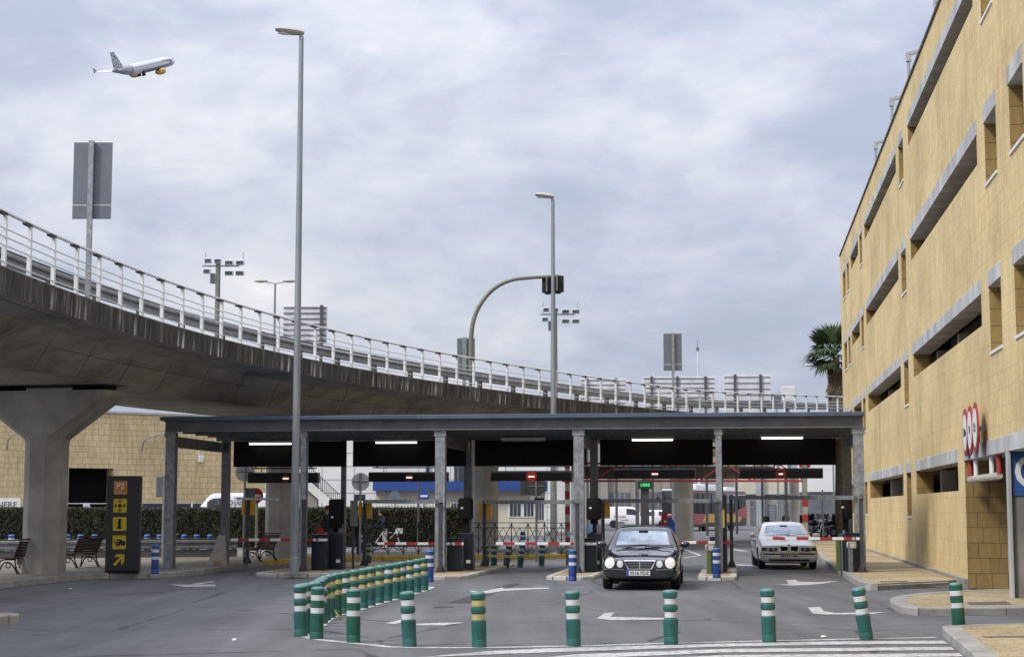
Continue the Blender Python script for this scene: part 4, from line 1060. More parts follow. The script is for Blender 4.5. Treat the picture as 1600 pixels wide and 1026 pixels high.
RO = [(471, 911.5, 'pinched', 'band_white', 'band_white'), (480.4, 908.5, 'pinched', 'band_white', 'band_white'), (489.8, 906.3, 'straight', 'band_white', 'band_white'), (496.8, 903, 'pinched', 'band_white', 'band_white'),
      (503.8, 900, 'waisted', 'band_white', 'band_white'), (508.8, 897, 'straight', 'band_yellow', 'band_yellow'), (516.3, 894.6, 'waisted', 'band_yellow', 'band_yellow'), (526.4, 892.4, 'straight', 'band_yellow', 'band_yellow'),
      (540, 890.7, 'straight', 'band_white', 'band_white'), (554.2, 888, 'waisted', 'band_yellow', 'band_yellow'), (568, 885.7, 'waisted', 'band_yellow', 'band_yellow'), (579.5, 883.4, 'waisted', 'band_yellow', 'band_yellow'),
      (592.7, 881, 'waisted', 'band_yellow', 'band_yellow'), (606, 879, 'pinched', 'band_yellow', 'band_white'), (618.7, 877, 'pinched', 'band_yellow', 'band_yellow'), (629.3, 875.2, 'waisted', 'band_yellow', 'band_white'),
      (640.6, 873.3, 'waisted', 'band_white', 'band_yellow'), (651.6, 871.2, 'waisted', 'band_yellow', 'band_white'), (662.9, 869.2, 'waisted', 'band_yellow', 'band_yellow')]
ORD = ['1st', '2nd', '3rd', '4th', '5th', '6th', '7th', '8th', '9th', '10th', '11th', '12th', '13th', '14th', '15th', '16th', '17th', '18th', 'last']
row_pts = []
for i, (x, y, st_, b1, b2) in enumerate(RO):
    p = G(x, y + 1, .73); p.z = 0; row_pts.append(p.copy())
    dc = 'teal_green' if i in (5, 7, 8) else 'teal'
    bn = 'white bands' if b1 == b2 == 'band_white' else 'yellow bands' if b1 == b2 else 'white and yellow bands'
    put_bollard(p, st_, dc, b1, b2, '%s green bollard with %s, ' % ({'straight': 'smooth', 'waisted': 'bulging', 'pinched': 'ridged'}[st_], bn) + ('%s from the front of the curved row' % ORD[i] if i < 18 else 'beside the blue bollard ending the row'), GB, (random.uniform(-.02, .02), random.uniform(-.03, .03)), .955)
painted_line(smooth_line([V(G(552, 1004.5)), V(G(495, 999)), V(G(474, 993)), V(G(468, 984))] + [p + Vector((.02, 0, 0)) for p in row_pts[1:]] + [V(G(676, 916))], 1), .16)
GS = 'green bollards beyond the middle toll lane'
for i, (x, y, st_, ti, lab) in enumerate(((760, 886.5, 'waisted', 0, 'small green bollard half behind a dark post, first of five beyond the middle lane'), (771.5, 887.5, 'waisted', .02, 'small upright green bollard, second of five beyond the middle lane'), (790, 888, 'waisted', .16, 'small green bollard tipping right, third of five beyond the middle lane'),
                                       (812.5, 886, 'waisted', .10, 'small green bollard leaning right, fourth of five beyond the middle lane'), (846, 884.5, 'waisted', .03, 'small green bollard under the barrier arm, rightmost of five beyond the middle lane'))):
    put_bollard(G(x, y), st_, 'teal', 'band_white' if i else 'band_yellow', 'band_white' if i else 'band_yellow', lab, GS, (0, ti), .93)
put_bollard(G(575.5, 884), 'waisted', 'teal', 'band_yellow', 'band_yellow', 'small green bollard behind the post of the second toll lane', GS, (0, 0), .95)
GBL = 'blue bollards guarding the toll islands'
for x, y, z, ti, lab in ((242, 896, .15, 0, 'blue bollard with white bands on the left pavement beside the black totem'), (671, 909, .1, 0, 'blue bollard with white bands at the end of the curved green row'),
                     (894.5, 907, .1, .015, 'blue bollard with white bands on the island left of the black car'), (1120, 902.5, .1, 0, 'blue bollard with white bands on the island between the two cars')):
    put_bollard(G(x, y, z), 'straight', 'blue', 'band_white', 'band_white', lab, GBL, (0, ti), .98)
GBB = 'blue bollards behind the crash barrier'
bb_ = [(18, 836.5), (105, 834.5), (126, 835), (148, 833.5), (230, 834.5), (249.5, 834), (288, 833.5), (307.7, 833.5), (328.6, 832.5), (347, 832.5), (463, 831), (500, 829)]
for i, (x, y) in enumerate(bb_):
    p = G(x, y, .0) if False else A(x, y, 63.5); p.z = 0
    put_bollard(p, 'straight', 'blue', 'band_white', 'band_white', 'blue topped bollard behind the crash barrier, ' + ['far left beside the wooden bench', 'just right of the big pier', 'second right of the big pier', 'just left of the black totem', 'just right of the black totem', 'above the single blue bollard', 'right of the first canopy column', 'second right of the first canopy column', 'left of the concrete wedge', 'behind the concrete wedge', 'right of the tall lamp post', 'left of the ticket terminal'][i], GBB, (0, 0), 1.14)
for x, y, lab in ((684, 830, 'blue and white bollard by the hedge beyond the second toll lane'), (817, 829, 'blue bollard standing behind the black lattice fence beyond the middle toll lane'), (563, 830, 'blue and white bollard behind the dark standing person')):
    p = A(x, y, 66); p.z = .146
    put_bollard(p, 'straight', 'blue', 'band_white', 'band_white', lab, GBB, (0, 0), 1.05)
# torn yellow tape between two bollards
a, b = G(508, 905, .6), G(510, 938, .25); c = G(533, 966, .02)
tp = MB(); pts = [a, a.lerp(b, .5) + Vector((.03, -.12, 0)), b + Vector((.02, -.12, 0)), b.lerp(c, .5), c]
for p_, q_ in zip(pts, pts[1:]): tp.bar(p_, q_, .055, .006, (0, 1, .3))
tag(tp.build('plastic_tape', 'tape_yellow', loc=c), 'torn yellow plastic tape trailing from the curved bollard row to the road', 'tape')
for (x, y), lab in (((367, 1000), 'crumpled white paper on the asphalt left of the bollards'), ((1287, 995.5), 'small white paper scrap on the road before the zebra crossing'), ((110, 920), 'tiny pale scrap by the left kerb')):
    p = G(x, y, .0); m = MB().ball((p.x, p.y, .012), .04, .03, .014, 7, 4)
    m.v = [v + Vector((random.uniform(-.012, .012), random.uniform(-.012, .012), random.uniform(0, .01))) for v in m.v]
    tag(m.build('paper_scrap', 'white', loc=p), lab, 'litter')
# ------------------------------------------------------------------ vehicles (built facing -Y, front at y = 0)
def evaluated(o):
    dg = bpy.context.evaluated_depsgraph_get(); return bpy.data.meshes.new_from_object(o.evaluated_get(dg))
def car_shell(root, rows, kinds, names, mats, wheels, wr, tw, sub=2, crown=.025):
    """rows: (y, zb, zw, zt, w, wt, e); kinds(i, seg)-> slot; wheels: [(y)]; the shell is split into parts by slot"""
    vs = []; fs = []; mi = []
    half = []
    for (y, zb, zw, zt, w, wt, e) in rows:
        h_ = [(0, zb), (w * .72, zb), (w * .93, zb + .05), (w, zb + .5 * (zw - zb)), (w * .975, zw), (wt, zt - e), (wt * .955, zt), (0, zt + crown)]
        ring = h_ + [(-x, z) for x, z in h_[-2:0:-1]]
        vs += [(x, y, z) for x, z in ring]
    n = 14
    for i in range(len(rows) - 1):
        for j in range(n):
            fs.append((i * n + j, i * n + (j + 1) % n, (i + 1) * n + (j + 1) % n, (i + 1) * n + j))
            seg = j if j < 7 else 13 - j
            mi.append(kinds(i, seg))
    for base_i, flip in ((0, 1), ((len(rows) - 1) * n, 0)):
        f_ = [(0, 1, 13)] + [(j, j + 1, 13 - j, 14 - j) for j in range(1, 6)] + [(6, 7, 8)]
        for f in f_:
            q = tuple(base_i + j for j in f); fs.append(q[::-1] if flip else q); mi.append(0)
    me = bpy.data.meshes.new('shell'); me.from_pydata(vs, [], fs)
    bm = bmesh.new(); bm.from_mesh(me); bmesh.ops.recalc_face_normals(bm, faces=bm.faces); bm.to_mesh(me); bm.free()
    for p_, k in zip(me.polygons, mi): p_.material_index = k
    for k in names: me.materials.append(MT[mats[k]] if isinstance(k, str) else None)
    me.materials.append(MT['arch'])
    o = bpy.data.objects.new('shell', me); COL.objects.link(o)
    o.modifiers.new('s', 'SUBSURF').levels = sub; o.modifiers['s'].render_levels = sub
    cut = []
    for y in wheels:
        c = MB().tube([(-1.3, y, wr), (1.3, y, wr)], wr + .055, 28)
        c.box(0, y, -.6, 2.6, (wr + .055) * 1.98, .6 + wr * .9)
        bmc = bpy.data.meshes.new('cut')
        # one closed solid: arch profile extruded across
        R = wr + .055; pr = [(R * math.cos(t), wr + R * math.sin(t)) for t in [PI * k / 18 for k in range(19)]] + [(-R, -.5), (R, -.5)]
        q = [(-1.3, y + a, b) for a, b in pr] + [(1.3, y + a, b) for a, b in pr]; m_ = len(pr)
        bmc.from_pydata(q, [], [tuple(range(m_))[::-1], tuple(range(m_, 2 * m_))] + [(k, (k + 1) % m_, m_ + (k + 1) % m_, m_ + k) for k in range(m_)])
        b2 = bmesh.new(); b2.from_mesh(bmc); bmesh.ops.recalc_face_normals(b2, faces=b2.faces); b2.to_mesh(bmc); b2.free()
        for _ in range(len(names) + 1): bmc.materials.append(None)
        for p_ in bmc.polygons: p_.material_index = len(names)
        co = bpy.data.objects.new('cut', bmc); COL.objects.link(co); cut.append(co)
        md = o.modifiers.new('b', 'BOOLEAN'); md.operation = 'DIFFERENCE'; md.object = co; md.solver = 'EXACT'
    bpy.context.view_layer.update()
    me2 = evaluated(o)
    for c in cut + [o]: bpy.data.objects.remove(c)
    bm = bmesh.new(); bm.from_mesh(me2)
    bvh = BVHTree.FromBMesh(bm)
    first = None
    groups = list(names) + ['wheel_arch']
    for k, nm in enumerate(groups):
        b2 = bm.copy(); dl = [f for f in b2.faces if f.material_index != k]
        bmesh.ops.delete(b2, geom=dl, context='FACES')
        if not b2.faces: b2.free(); continue
        # separate left / right panes into parts of their own
        todo = [None]
        if nm == 'side_window': todo = ['a', 'b', 'c', 'd']
        if nm == 'side_window':
            isl = []; seen = set()
            for f in b2.faces:
                if f in seen: continue
                st = [f]; seen.add(f); cur = []
                while st:
                    x = st.pop(); cur.append(x.index)
                    for e_ in x.edges:
                        for y_ in e_.link_faces:
                            if y_ not in seen: seen.add(y_); st.append(y_)
                isl.append(set(cur))
            for s_ in isl:
                b2.faces.ensure_lookup_table(); b3 = b2.copy(); b3.faces.ensure_lookup_table()
                bmesh.ops.delete(b3, geom=[f for f in b3.faces if f.index not in s_], context='FACES')
                mesh = bpy.data.meshes.new(nm); b3.to_mesh(mesh); b3.free(); mesh.materials.append(MT[mats[nm]]); set_smooth(mesh, 50)
                for p_ in mesh.polygons: p_.material_index = 0
                ob = bpy.data.objects.new(nm, mesh); COL.objects.link(ob); ob.parent = root
            b2.free(); continue
        mesh = bpy.data.meshes.new(nm); b2.to_mesh(mesh); b2.free()
        mesh.materials.clear(); mesh.materials.append(MT[mats[nm] if nm in mats else 'arch'])
        for p_ in mesh.polygons: p_.material_index = 0
        set_smooth(mesh, 50)
        ob = bpy.data.objects.new(nm, mesh); COL.objects.link(ob); ob.parent = root
        if k == 0: first = ob
    bm.free()
    return first, bvh
def hit(bvh, x, z, y0=-2, dirn=1):
    r = bvh.ray_cast(Vector((x, y0, z)), Vector((0, dirn, 0))); return r[0].y if r[0] else 0
def on_front(bvh, outline, lift, name, mt, parent, th=.012, y0=-2, dirn=1, smooth=False):
    """drape a flat outline (x, z) on the nose: each point takes the depth of the surface behind it"""
    n = len(outline); cx = sum(p[0] for p in outline) / n; cz = sum(p[1] for p in outline) / n; vs = []; fs = []
    rings = [1.0, .84, .68, .52, .36, .18]
    for s_ in rings:
        for x, z in outline:
            X, Z = cx + (x - cx) * s_, cz + (z - cz) * s_; vs.append((X, hit(bvh, X, Z, y0, dirn) - lift * dirn, Z))
    vs.append((cx, hit(bvh, cx, cz, y0, dirn) - lift * dirn, cz))
    for r in range(5):
        for i in range(n): fs.append((r * n + i, r * n + (i + 1) % n, (r + 1) * n + (i + 1) % n, (r + 1) * n + i))
    for i in range(n): fs.append((5 * n + i, 5 * n + (i + 1) % n, 6 * n))
    k = len(vs); 
    vs += [(x, y + (lift + .03) * dirn, z) for x, y, z in vs[:n]]
    for i in range(n): fs.append((i, (i + 1) % n, k + (i + 1) % n, k + i))
    return MB().add(vs, fs).build(name, mt, parent, smooth, local=True)
def ell(cx, cz, rx, rz, n=22, tilt=0):
    return [(cx + rx * math.cos(t) * math.cos(tilt) - rz * math.sin(t) * math.sin(tilt), cz + rx * math.cos(t) * math.sin(tilt) + rz * math.sin(t) * math.cos(tilt)) for t in [2 * PI * i / n for i in range(n)]]
def wheel(root, x, y, r, w, rim='alloy', spokes=7):
    s = 1 if x > 0 else -1; hw = w / 2
    wh = MB(); prof = [(r * .64, -hw), (r * .9, -hw), (r * .98, -hw * .8), (r, -hw * .4), (r, hw * .4), (r * .98, hw * .8), (r * .9, hw), (r * .64, hw)]
    M_ = Matrix.Rotation(PI / 2, 3, 'Y')
    wh.lathe(prof, 30); wh.v = [M_ @ v + Vector((x, y, r)) for v in wh.v]
    o = wh.build('wheel', 'rubber', root, True, local=True)
    m = MB(); m.lathe([(r * .66, hw * .2), (r * .66, hw * .92), (r * .60, hw * .92), (r * .58, hw * .3)], 30)
    for k in range(spokes):
        a = 2 * PI * k / spokes; m.bar((0, 0, hw * .62), (r * .62 * math.cos(a), r * .62 * math.sin(a), hw * .74), .05 if spokes > 4 else .09, .04)
    m.lathe([(r * .16, hw * .3), (r * .16, hw * .8), (0, hw * .84)], 12)
    m.v = [Vector((x + s * v.z, y + v.x, r + v.y)) for v in m.v]
    m.build('rim', rim, o, local=True)
    m = MB().lathe([(0, hw * .18), (r * .64, hw * .18)], 20); m.v = [Vector((x + s * v.z, y + v.x, r + v.y)) for v in m.v]; m.build('brake_disc', 'arch', o, local=True)
    return o
def plate(root, x, y, z, txt, w=.52, tilt=0, legible=True):
    p_ = MB().box(x, y, z - .055, w, .012, .11, 0, .003).build('number_plate', 'plate_white', root, local=True)
    MB().box(x - w / 2 + .025, y - .008, z - .052, .045, .006, .104).build('country_band', 'plate_blue', p_, local=True)
    R = wm(root).to_3x3()
    lettering(txt, .105, 'ink', wm(root) @ Vector((x + .02, y - .008, z)), R @ Vector((1, 0, 0)), (0, 0, 1), p_, .002, sx=.98, bold=.002)
    return p_
def mirror(root, x, y, z, mt, s):
    m = MB().ball((x + s * .11, y, z + .06), .12, .07, .075, 14, 8).build('door_mirror', mt, root, True, local=True)
    MB().bar((x - s * .02, y + .01, z), (x + s * .06, y, z + .03), .08, .04).build('mirror_foot', mt, m, local=True)
    MB().ball((x + s * .11, y + .04, z + .06), .10, .045, .06, 12, 6).build('mirror_glass', 'chrome', m, True, local=True)
    return m
E_SED = [0, .0]
def sedan(name, loc, rz, label, paint, L=4.8, hw=.90, H=1.39, dh=0., sq=0., glass='glass'):
    r = empty(name, loc, rz, label, 'car')
    k = hw / .90
    b = dh
    q_ = sq
    rows = [(.00, .30, .53, .635 + b, (.72 + .09 * q_) * k, (.64 + .10 * q_) * k, .03 - .01 * q_), (.05, .21, .56, .675 + b, (.82 + .045 * q_) * k, (.72 + .07 * q_) * k, .035 - .015 * q_), (.22, .17, .63, .725 + b, (.88 + .015 * q_) * k, (.78 + .03 * q_) * k, .05 - .02 * q_), (.75, .16, .72, .80 + b, .905 * k, .81 * k, .06),
            (1.25, .16, .80, .862 + b, .91 * k, .80 * k, .045), (1.36, .16, .83, .885 + b, .91 * k, .80 * k, .035), (1.46, .16, .85, .905 + b, .91 * k, .80 * k, .03),
            (2.12, .16, .90, H - .045, .91 * k, .655 * k, .035), (2.24, .16, .905, H - .01, .91 * k, .63 * k, .05), (2.55, .16, .91, H + .01, .91 * k, .625 * k, .05), (2.66, .16, .91, H + .01, .91 * k, .625 * k, .05),
            (3.2, .17, .915, H - .01, .91 * k, .615 * k, .05), (3.42, .18, .92, H - .05, .90 * k, .60 * k, .05), (4.02, .2, .93, 1.06, .885 * k, .66 * k, .05), (4.15, .2, .93, 1.03, .88 * k, .70 * k, .05),
            (L - .15, .24, .88, .985, .83 * k, .66 * k, .05), (L, .36, .78, .90, .74 * k, .56 * k, .05)]
    def kinds(i, seg):
        if i == 6 and seg == 6: return 1
        if i == 12 and seg == 6: return 2
        if seg == 4 and i in (7, 8, 10, 11): return 3
        return 0
    names = ['body', 'windscreen', 'rear_window', 'side_window']
    mats = {'body': paint, 'windscreen': glass, 'rear_window': 'glass_dark', 'side_window': 'glass_dark'}
    body, bvh = car_shell(r, rows, kinds, names, mats, (.86, L - 1.12), .315, .2)
    for x in (-hw + .13, hw - .13):
        for y in (.86, L - 1.12): wheel(r, x, y, .315, .205)
    return r, bvh, rows
def seams(r, hw, mt='arch'):
    for s in (-1, 1):
        MB().bar((s * (hw * .985 + .004), 1.52, .5), (s * (hw * .985 + .004), 1.52, .88), .006, .01, (1, 0, 0)).build('door_seam', mt, r, local=True)
        MB().bar((s * (hw * .985 + .004), 2.6, .4), (s * (hw * .985 + .004), 2.6, .9), .006, .01, (1, 0, 0)).build('door_seam', mt, r, local=True)
        for y in (2.35, 3.3): MB().box(s * (hw + .0), y, .80, .03, .2, .035, 0, .008).build('door_handle', mt, r, local=True)
# --- black saloon with four oval lamps and a chrome grille
WZ = 0.; c = G(996, 919.5); c.z = 0
ang = math.radians(-7.0)
r, bvh, rows = sedan('black_saloon', (c.x, c.y - .75, 0), ang, 'black saloon car with four oval headlamps and a chrome grille leaving the toll lane', 'paint_black')
for s in (-1, 1):
    on_front(bvh, ell(s * .675, .615, .135, .135), .012, 'lamp_surround', 'bumper_black', r, smooth=True)
    hl = on_front(bvh, ell(s * .675, .610, .112, .122), .022, 'headlight', 'lamp_lit', r, smooth=True)
    on_front(bvh, ell(s * .44, .585, .085, .09), .012, 'lamp_surround', 'paint_black', r, smooth=True)
    on_front(bvh, ell(s * .44, .582, .068, .076), .020, 'headlight', 'lamp_glass', r, smooth=True)
    on_front(bvh, [(s * .74, .275), (s * .58, .275), (s * .58, .32), (s * .75, .33)], .006, 'fog_lamp', 'lamp_smoke', r)
    mirror(r, s * .86, 1.62, .93, 'paint_black', s)
    w = [(s * .36, .452), (s * .84, .458), (s * .84, .474), (s * .36, .468)]
    on_front(bvh, w, .022, 'chrome_strip', 'chrome', r)
GR = [(-.355, .655), (-.335, .672), (.335, .672), (.355, .655), (.275, .475), (.255, .46), (-.255, .46), (-.275, .475)]
on_front(bvh, GR, .022, 'grille_frame', 'chrome', r)
gi = [(x * .90, .565 + (z - .565) * .80) for x, z in GR]
gr = on_front(bvh, gi, .030, 'grille', 'black', r)
for k in range(5):
    z = .497 + k * .034; w_ = .225 + k * .016
    MB().bar((-w_, hit(bvh, w_, z) - .040, z), (w_, hit(bvh, w_, z) - .040, z), .012, .009).build('slat', 'chrome', gr, local=True)
MB().bar((0, hit(bvh, 0, .49) - .044, .475), (0, hit(bvh, 0, .66) - .044, .66), .014, .016).build('slat', 'chrome', gr, local=True)
MB().torus((0, .30, .815), (0, 1, .2), .036, .005, 20, 6).tube([(0, .31, .73), (0, .30, .78)], .008, 6).build('bonnet_emblem', 'chrome', r, True, local=True)
on_front(bvh, [(-.80, .21), (.80, .21), (.82, .24), (-.82, .24)], .004, 'lower_grille', 'bumper_black', r)
plate(r, -.03, hit(bvh, 0, .385) - .022, .385, '3016 FDZ')
on_front(bvh, [(-.86, .44), (.86, .44), (.86, .446), (-.86, .446)], .003, 'bumper_seam', 'arch', r)
for x0, x1 in ((-.62, .05), (.05, .62)): MB().tube([(x0, 1.42, .935 + WZ), ((x0 + x1) / 2 + .15, 1.50, .975 + WZ), (x1 + .1, 1.52, .975 + WZ)], .009, 6).build('wiper', 'black', r, local=True)
MB().box(0, 1.98, 1.235, .22, .02, .07, 0, .01).build('rear_view_mirror', 'black', r, local=True)
seams(r, .90)
# --- silver saloon with a split grille
WZ = .05; c = G(1230, 888); 
r, bvh, rows = sedan('silver_saloon', (c.x - .05, c.y - .75, 0), math.radians(-4.3), 'silver saloon car with a split kidney grille waiting under the barrier arm', 'paint_silver', dh=.05, sq=1.)
for s in (-1, 1):
    hl = on_front(bvh, [(s * .83, .675), (s * .36, .655), (s * .35, .56), (s * .50, .535), (s * .83, .56)], .014, 'headlight', 'lamp_smoke', r, smooth=True)
    for x in (.47, .64): on_front(bvh, ell(s * x, .60, .05, .05, 16), .020, 'lamp', 'lamp_dim', hl, smooth=True)
    on_front(bvh, [(s * .28, .70), (s * .03, .70), (s * .025, .555), (s * .22, .535), (s * .27, .565)], .022, 'grille_frame', 'chrome', r)
    gr = on_front(bvh, [(s * .262, .688), (s * .046, .688), (s * .042, .568), (s * .21, .55), (s * .252, .572)], .030, 'grille', 'black', r)
    mirror(r, s * .86, 1.62, .93, 'paint_silver', s)
    on_front(bvh, [(s * .30, .485), (s * .84, .50), (s * .84, .512), (s * .30, .497)], .018, 'chrome_strip', 'chrome', r)
on_front(bvh, [(-.84, .44), (.84, .44), (.84, .488), (-.84, .488)], .010, 'bumper_strip', 'bumper_black', r)
on_front(bvh, [(-.58, .255), (.58, .255), (.62, .315), (-.62, .315)], .014, 'lower_grille', 'bumper_black', r)
on_front(bvh, ell(0, .735, .036, .022, 16), .010, 'badge', 'plate_blue', r)
plate(r, 0.02, hit(bvh, 0, .40) - .024, .40, '9592 CMG')
for x0, x1 in ((-.62, .05), (.05, .62)): MB().tube([(x0, 1.42, .935 + WZ), ((x0 + x1) / 2 + .15, 1.50, .975 + WZ), (x1 + .1, 1.52, .975 + WZ)], .009, 6).build('wiper', 'black', r, local=True)
MB().box(0, 1.98, 1.235, .22, .02, .07, 0, .01).build('rear_view_mirror', 'black', r, local=True)
seams(r, .90)

# --- vans and hatchback seen from the side
def van(name, loc, rz, label, L, hw, H, nose, cat='van', windows=True, sub=2):
    r = empty(name, loc, rz, label, cat)
    cow, rf, hood = nose                               # y of cowl, y of roof front, hood height
    rows = [(0, .34, .60, hood - .28, hw * .78, hw * .68, .04), (.06, .24, .64, hood - .2, hw * .9, hw * .76, .05), (.3, .2, .72, hood - .09, hw * .97, hw * .84, .06), (cow, .2, hood - .08, hood + .03, hw, hw * .88, .05),
            (cow + .1, .2, hood, hood + .09, hw, hw * .87, .05), (rf - .08, .2, hood + .05, H - .08, hw, hw * .80, .08), (rf + .15, .2, hood + .08, H - .02, hw, hw * .80, .08), (rf + .75, .2, hood + .08, H, hw, hw * .82, .08), (rf + .9, .2, hood + .08, H, hw, hw * .82, .08),
            (L - .3, .2, hood + .08, H - .01, hw, hw * .82, .08), (L - .05, .24, hood + .08, H - .05, hw * .98, hw * .80, .09), (L, .34, hood, H - .12, hw * .93, hw * .76, .09)]
    def kinds(i, seg):
        if i == 4 and seg == 6: return 1
        if seg == 4 and i in (5, 6): return 2
        if windows and seg == 4 and i == 8: return 2
        return 0
    body, bvh = car_shell(r, rows, kinds, ['body', 'windscreen', 'side_window'], {'body': 'paint_white', 'windscreen': 'glass_dark', 'side_window': 'glass_dark'}, (.82, L - .85), .32, .2, sub)
    for x in (-hw + .12, hw - .12):
        for y in (.82, L - .85): wheel(r, x, y, .32, .2, 'alloy' if windows else 'bumper_black', 5)
    for s in (-1, 1):
        on_front(bvh, [(s * hw * .8, hood - .12), (s * hw * .5, hood - .2), (s * hw * .5, hood - .36), (s * hw * .78, hood - .34)], .02, 'headlight', 'lamp_glass', r, smooth=True)
        mirror(r, s * hw * .95, cow + .25, hood + .1, 'bumper_black', s)
        MB().box(s * (hw + .005), rf + 1.2, .42, .03, L - rf - 2.0, .10, 0, .01).build('side_moulding', 'bumper_black', r, local=True)
    on_front(bvh, [(-hw * .8, .26), (hw * .8, .26), (hw * .8, .50), (-hw * .8, .50)], .02, 'bumper', 'bumper_black', r)
    return r, bvh
p = A(1022, 800, 150)
r, bvh = van('white_delivery_van', (p.x, p.y, zg(p.y)), math.radians(86), 'white delivery van with black bumpers and dark lettering parked behind the black car', 4.4, .87, 1.85, (.95, 1.75, 1.02), windows=False)
R3 = wm(r).to_3x3()
lettering('M. Ovalle', .27, 'ink', wm(r) @ Vector((-.885 , 3.0, .98)), R3 @ Vector((0, -1, 0)), (0, 0, 1), r, .004)
lettering('Traslados', .2, 'ink', wm(r) @ Vector((-.89, 2.65, .70)), R3 @ Vector((0, -1, 0)), (0, 0, 1), r, .004)
p = A(988, 800, 156)
r, bvh = van('white_hatchback', (p.x - .6, p.y, zg(p.y)), math.radians(-82), 'white hatchback with alloy wheels parked behind the delivery van', 4.1, .86, 1.56, (1.0, 1.85, .95), 'car')
p = A(268, 800, 87.5)
r, bvh = van('white_high_van', (p.x, p.y, 0), math.radians(-82), 'white high-roofed van with grey lettering showing over the hedge', 5.9, 1.0, 2.62, (1.0, 2.0, 1.35), windows=False)
R3 = wm(r).to_3x3(); mw_ = wm(r)
def side_px(px, d_=1.03):                              # local y on the side facing the camera
    lo = .0; best = 0
    for i in range(600):
        y = i * .01; q = mw_ @ Vector((d_, y, 2.1)); a, _ = ray(px, 790)
        if abs(q.x - a * q.y) < .03: best = y; break
    return best
for txt, px in (('ao', 345.5), ('ojet', 370)):
    lettering(txt, .62, 'sign_back', mw_ @ Vector((.935, side_px(px), 2.2)), R3 @ Vector((0, 1, 0)), (-.1, 0, 1), r, .006)
p = A(36, 800, 84)
r, bvh = van('white_box_van', (p.x, p.y, 0), math.radians(98), 'white van with black capital lettering over the hedge at the left edge', 5.6, 1.0, 2.5, (1.0, 1.9, 1.35), windows=False)
bx_ = MB().box(-1.005, 1.6, 1.72, .02, 3.2, .62).build('sign_board', 'white', r, local=True)
mw_ = wm(r); lettering('SNERE', .40, 'ink', mw_ @ Vector((-1.022, .72, 2.0)), mw_.to_3x3() @ Vector((0, -1, 0)), (0, 0, 1), bx_, .004)

# --- city bus
p = A(1058, 800, 127)
r = empty('city_bus', (p.x, p.y, zg(p.y)), math.radians(-27), 'yellow, red and grey city bus with a white roof pod behind the concrete pier', 'bus')
Lb, hb2, Hb = 12.0, 1.27, 3.02
MB().box(0, Lb / 2, .32, 2 * hb2, Lb, 1.0, 0, .08).build('lower_body', 'bus_grey', r, True, local=True)
MB().box(0, Lb / 2, 1.3, 2 * hb2 - .03, Lb - .04, Hb - 1.3, 0, .12).build('upper_body', 'glass_dark', r, True, local=True)
MB().box(0, Lb / 2, Hb - .02, 2 * hb2 - .06, Lb - .1, .12, 0, .05).build('roof', 'paint_white', r, True, local=True)
m = MB().box(0, 4.2, Hb + .08, 1.9, 5.4, .42, 0, .19).build('roof_pod', 'paint_white', r, True, local=True)
MB().box(0, 9.8, Hb + .08, 1.7, 2.6, .26, 0, .12).build('roof_pod', 'paint_white', r, True, local=True)
MB().box(0, Lb / 2, 2.86, 2 * hb2 + .01, Lb - .2, .09).build('cant_rail', 'bus_red', r, local=True)
for s in (-1, 1):
    yb = MB().plate([(1.9, .62), (2.6, 1.28), (4.5, 1.28), (4.9, .62)], (s * (hb2 + .012), 0, 0), (0, 1, 0), (0, 0, 1), .01); yb.build('livery_panel', 'bus_yellow', r, local=True)
    yb = MB().plate([(.1, .5), (.1, 1.28), (2.58, 1.28), (1.88, .62), (1.8, .5)], (s * (hb2 + .012), 0, 0), (0, 1, 0), (0, 0, 1), .01); yb.build('livery_panel', 'bus_red', r, local=True)
    yb = MB().plate([(4.92, .62), (4.55, 1.28), (11.4, 1.28), (10.2, .62)], (s * (hb2 + .012), 0, 0), (0, 1, 0), (0, 0, 1), .01); yb.build('livery_panel', 'bus_yellow', r, local=True)
    yb = MB().plate([(8.4, 1.28), (11.95, .85), (11.95, 1.9), (9.6, 1.55)], (s * (hb2 + .016), 0, 0), (0, 1, 0), (0, 0, 1), .01); yb.build('livery_panel', 'bus_red', r, local=True)
    for y in (.95, 2.15, 3.9, 5.6, 6.8, 8.4, 10.2): MB().box(s * (hb2 - .002), y, 1.38, .02, .10, 1.42).build('window_post', 'black', r, local=True)
    for y in (2.75, 8.65): wheel(r, s * (hb2 - .16), y, .49, .3, 'bumper_black', 8)
    MB().box(s * 1.0, .0, .8, .4, .1, .22, 0, .04).build('headlight', 'lamp_glass', r, local=True)
    MB().tube([(s * 1.1, .1, 2.9), (s * 1.35, -.35, 2.85), (s * 1.38, -.4, 2.6)], .03, 6).box(s * 1.38, -.42, 2.15, .2, .12, .45, 0, .03).build('mirror', 'bumper_black', r, local=True)
MB().box(0, -.005, .45, 2.3, .06, .8, 0, .02).build('front_panel', 'bus_red', r, local=True)
MB().box(hb2 + .01, 9.6, 2.52, .02, 1.6, .26).build('display', 'sign_light', r, local=True)

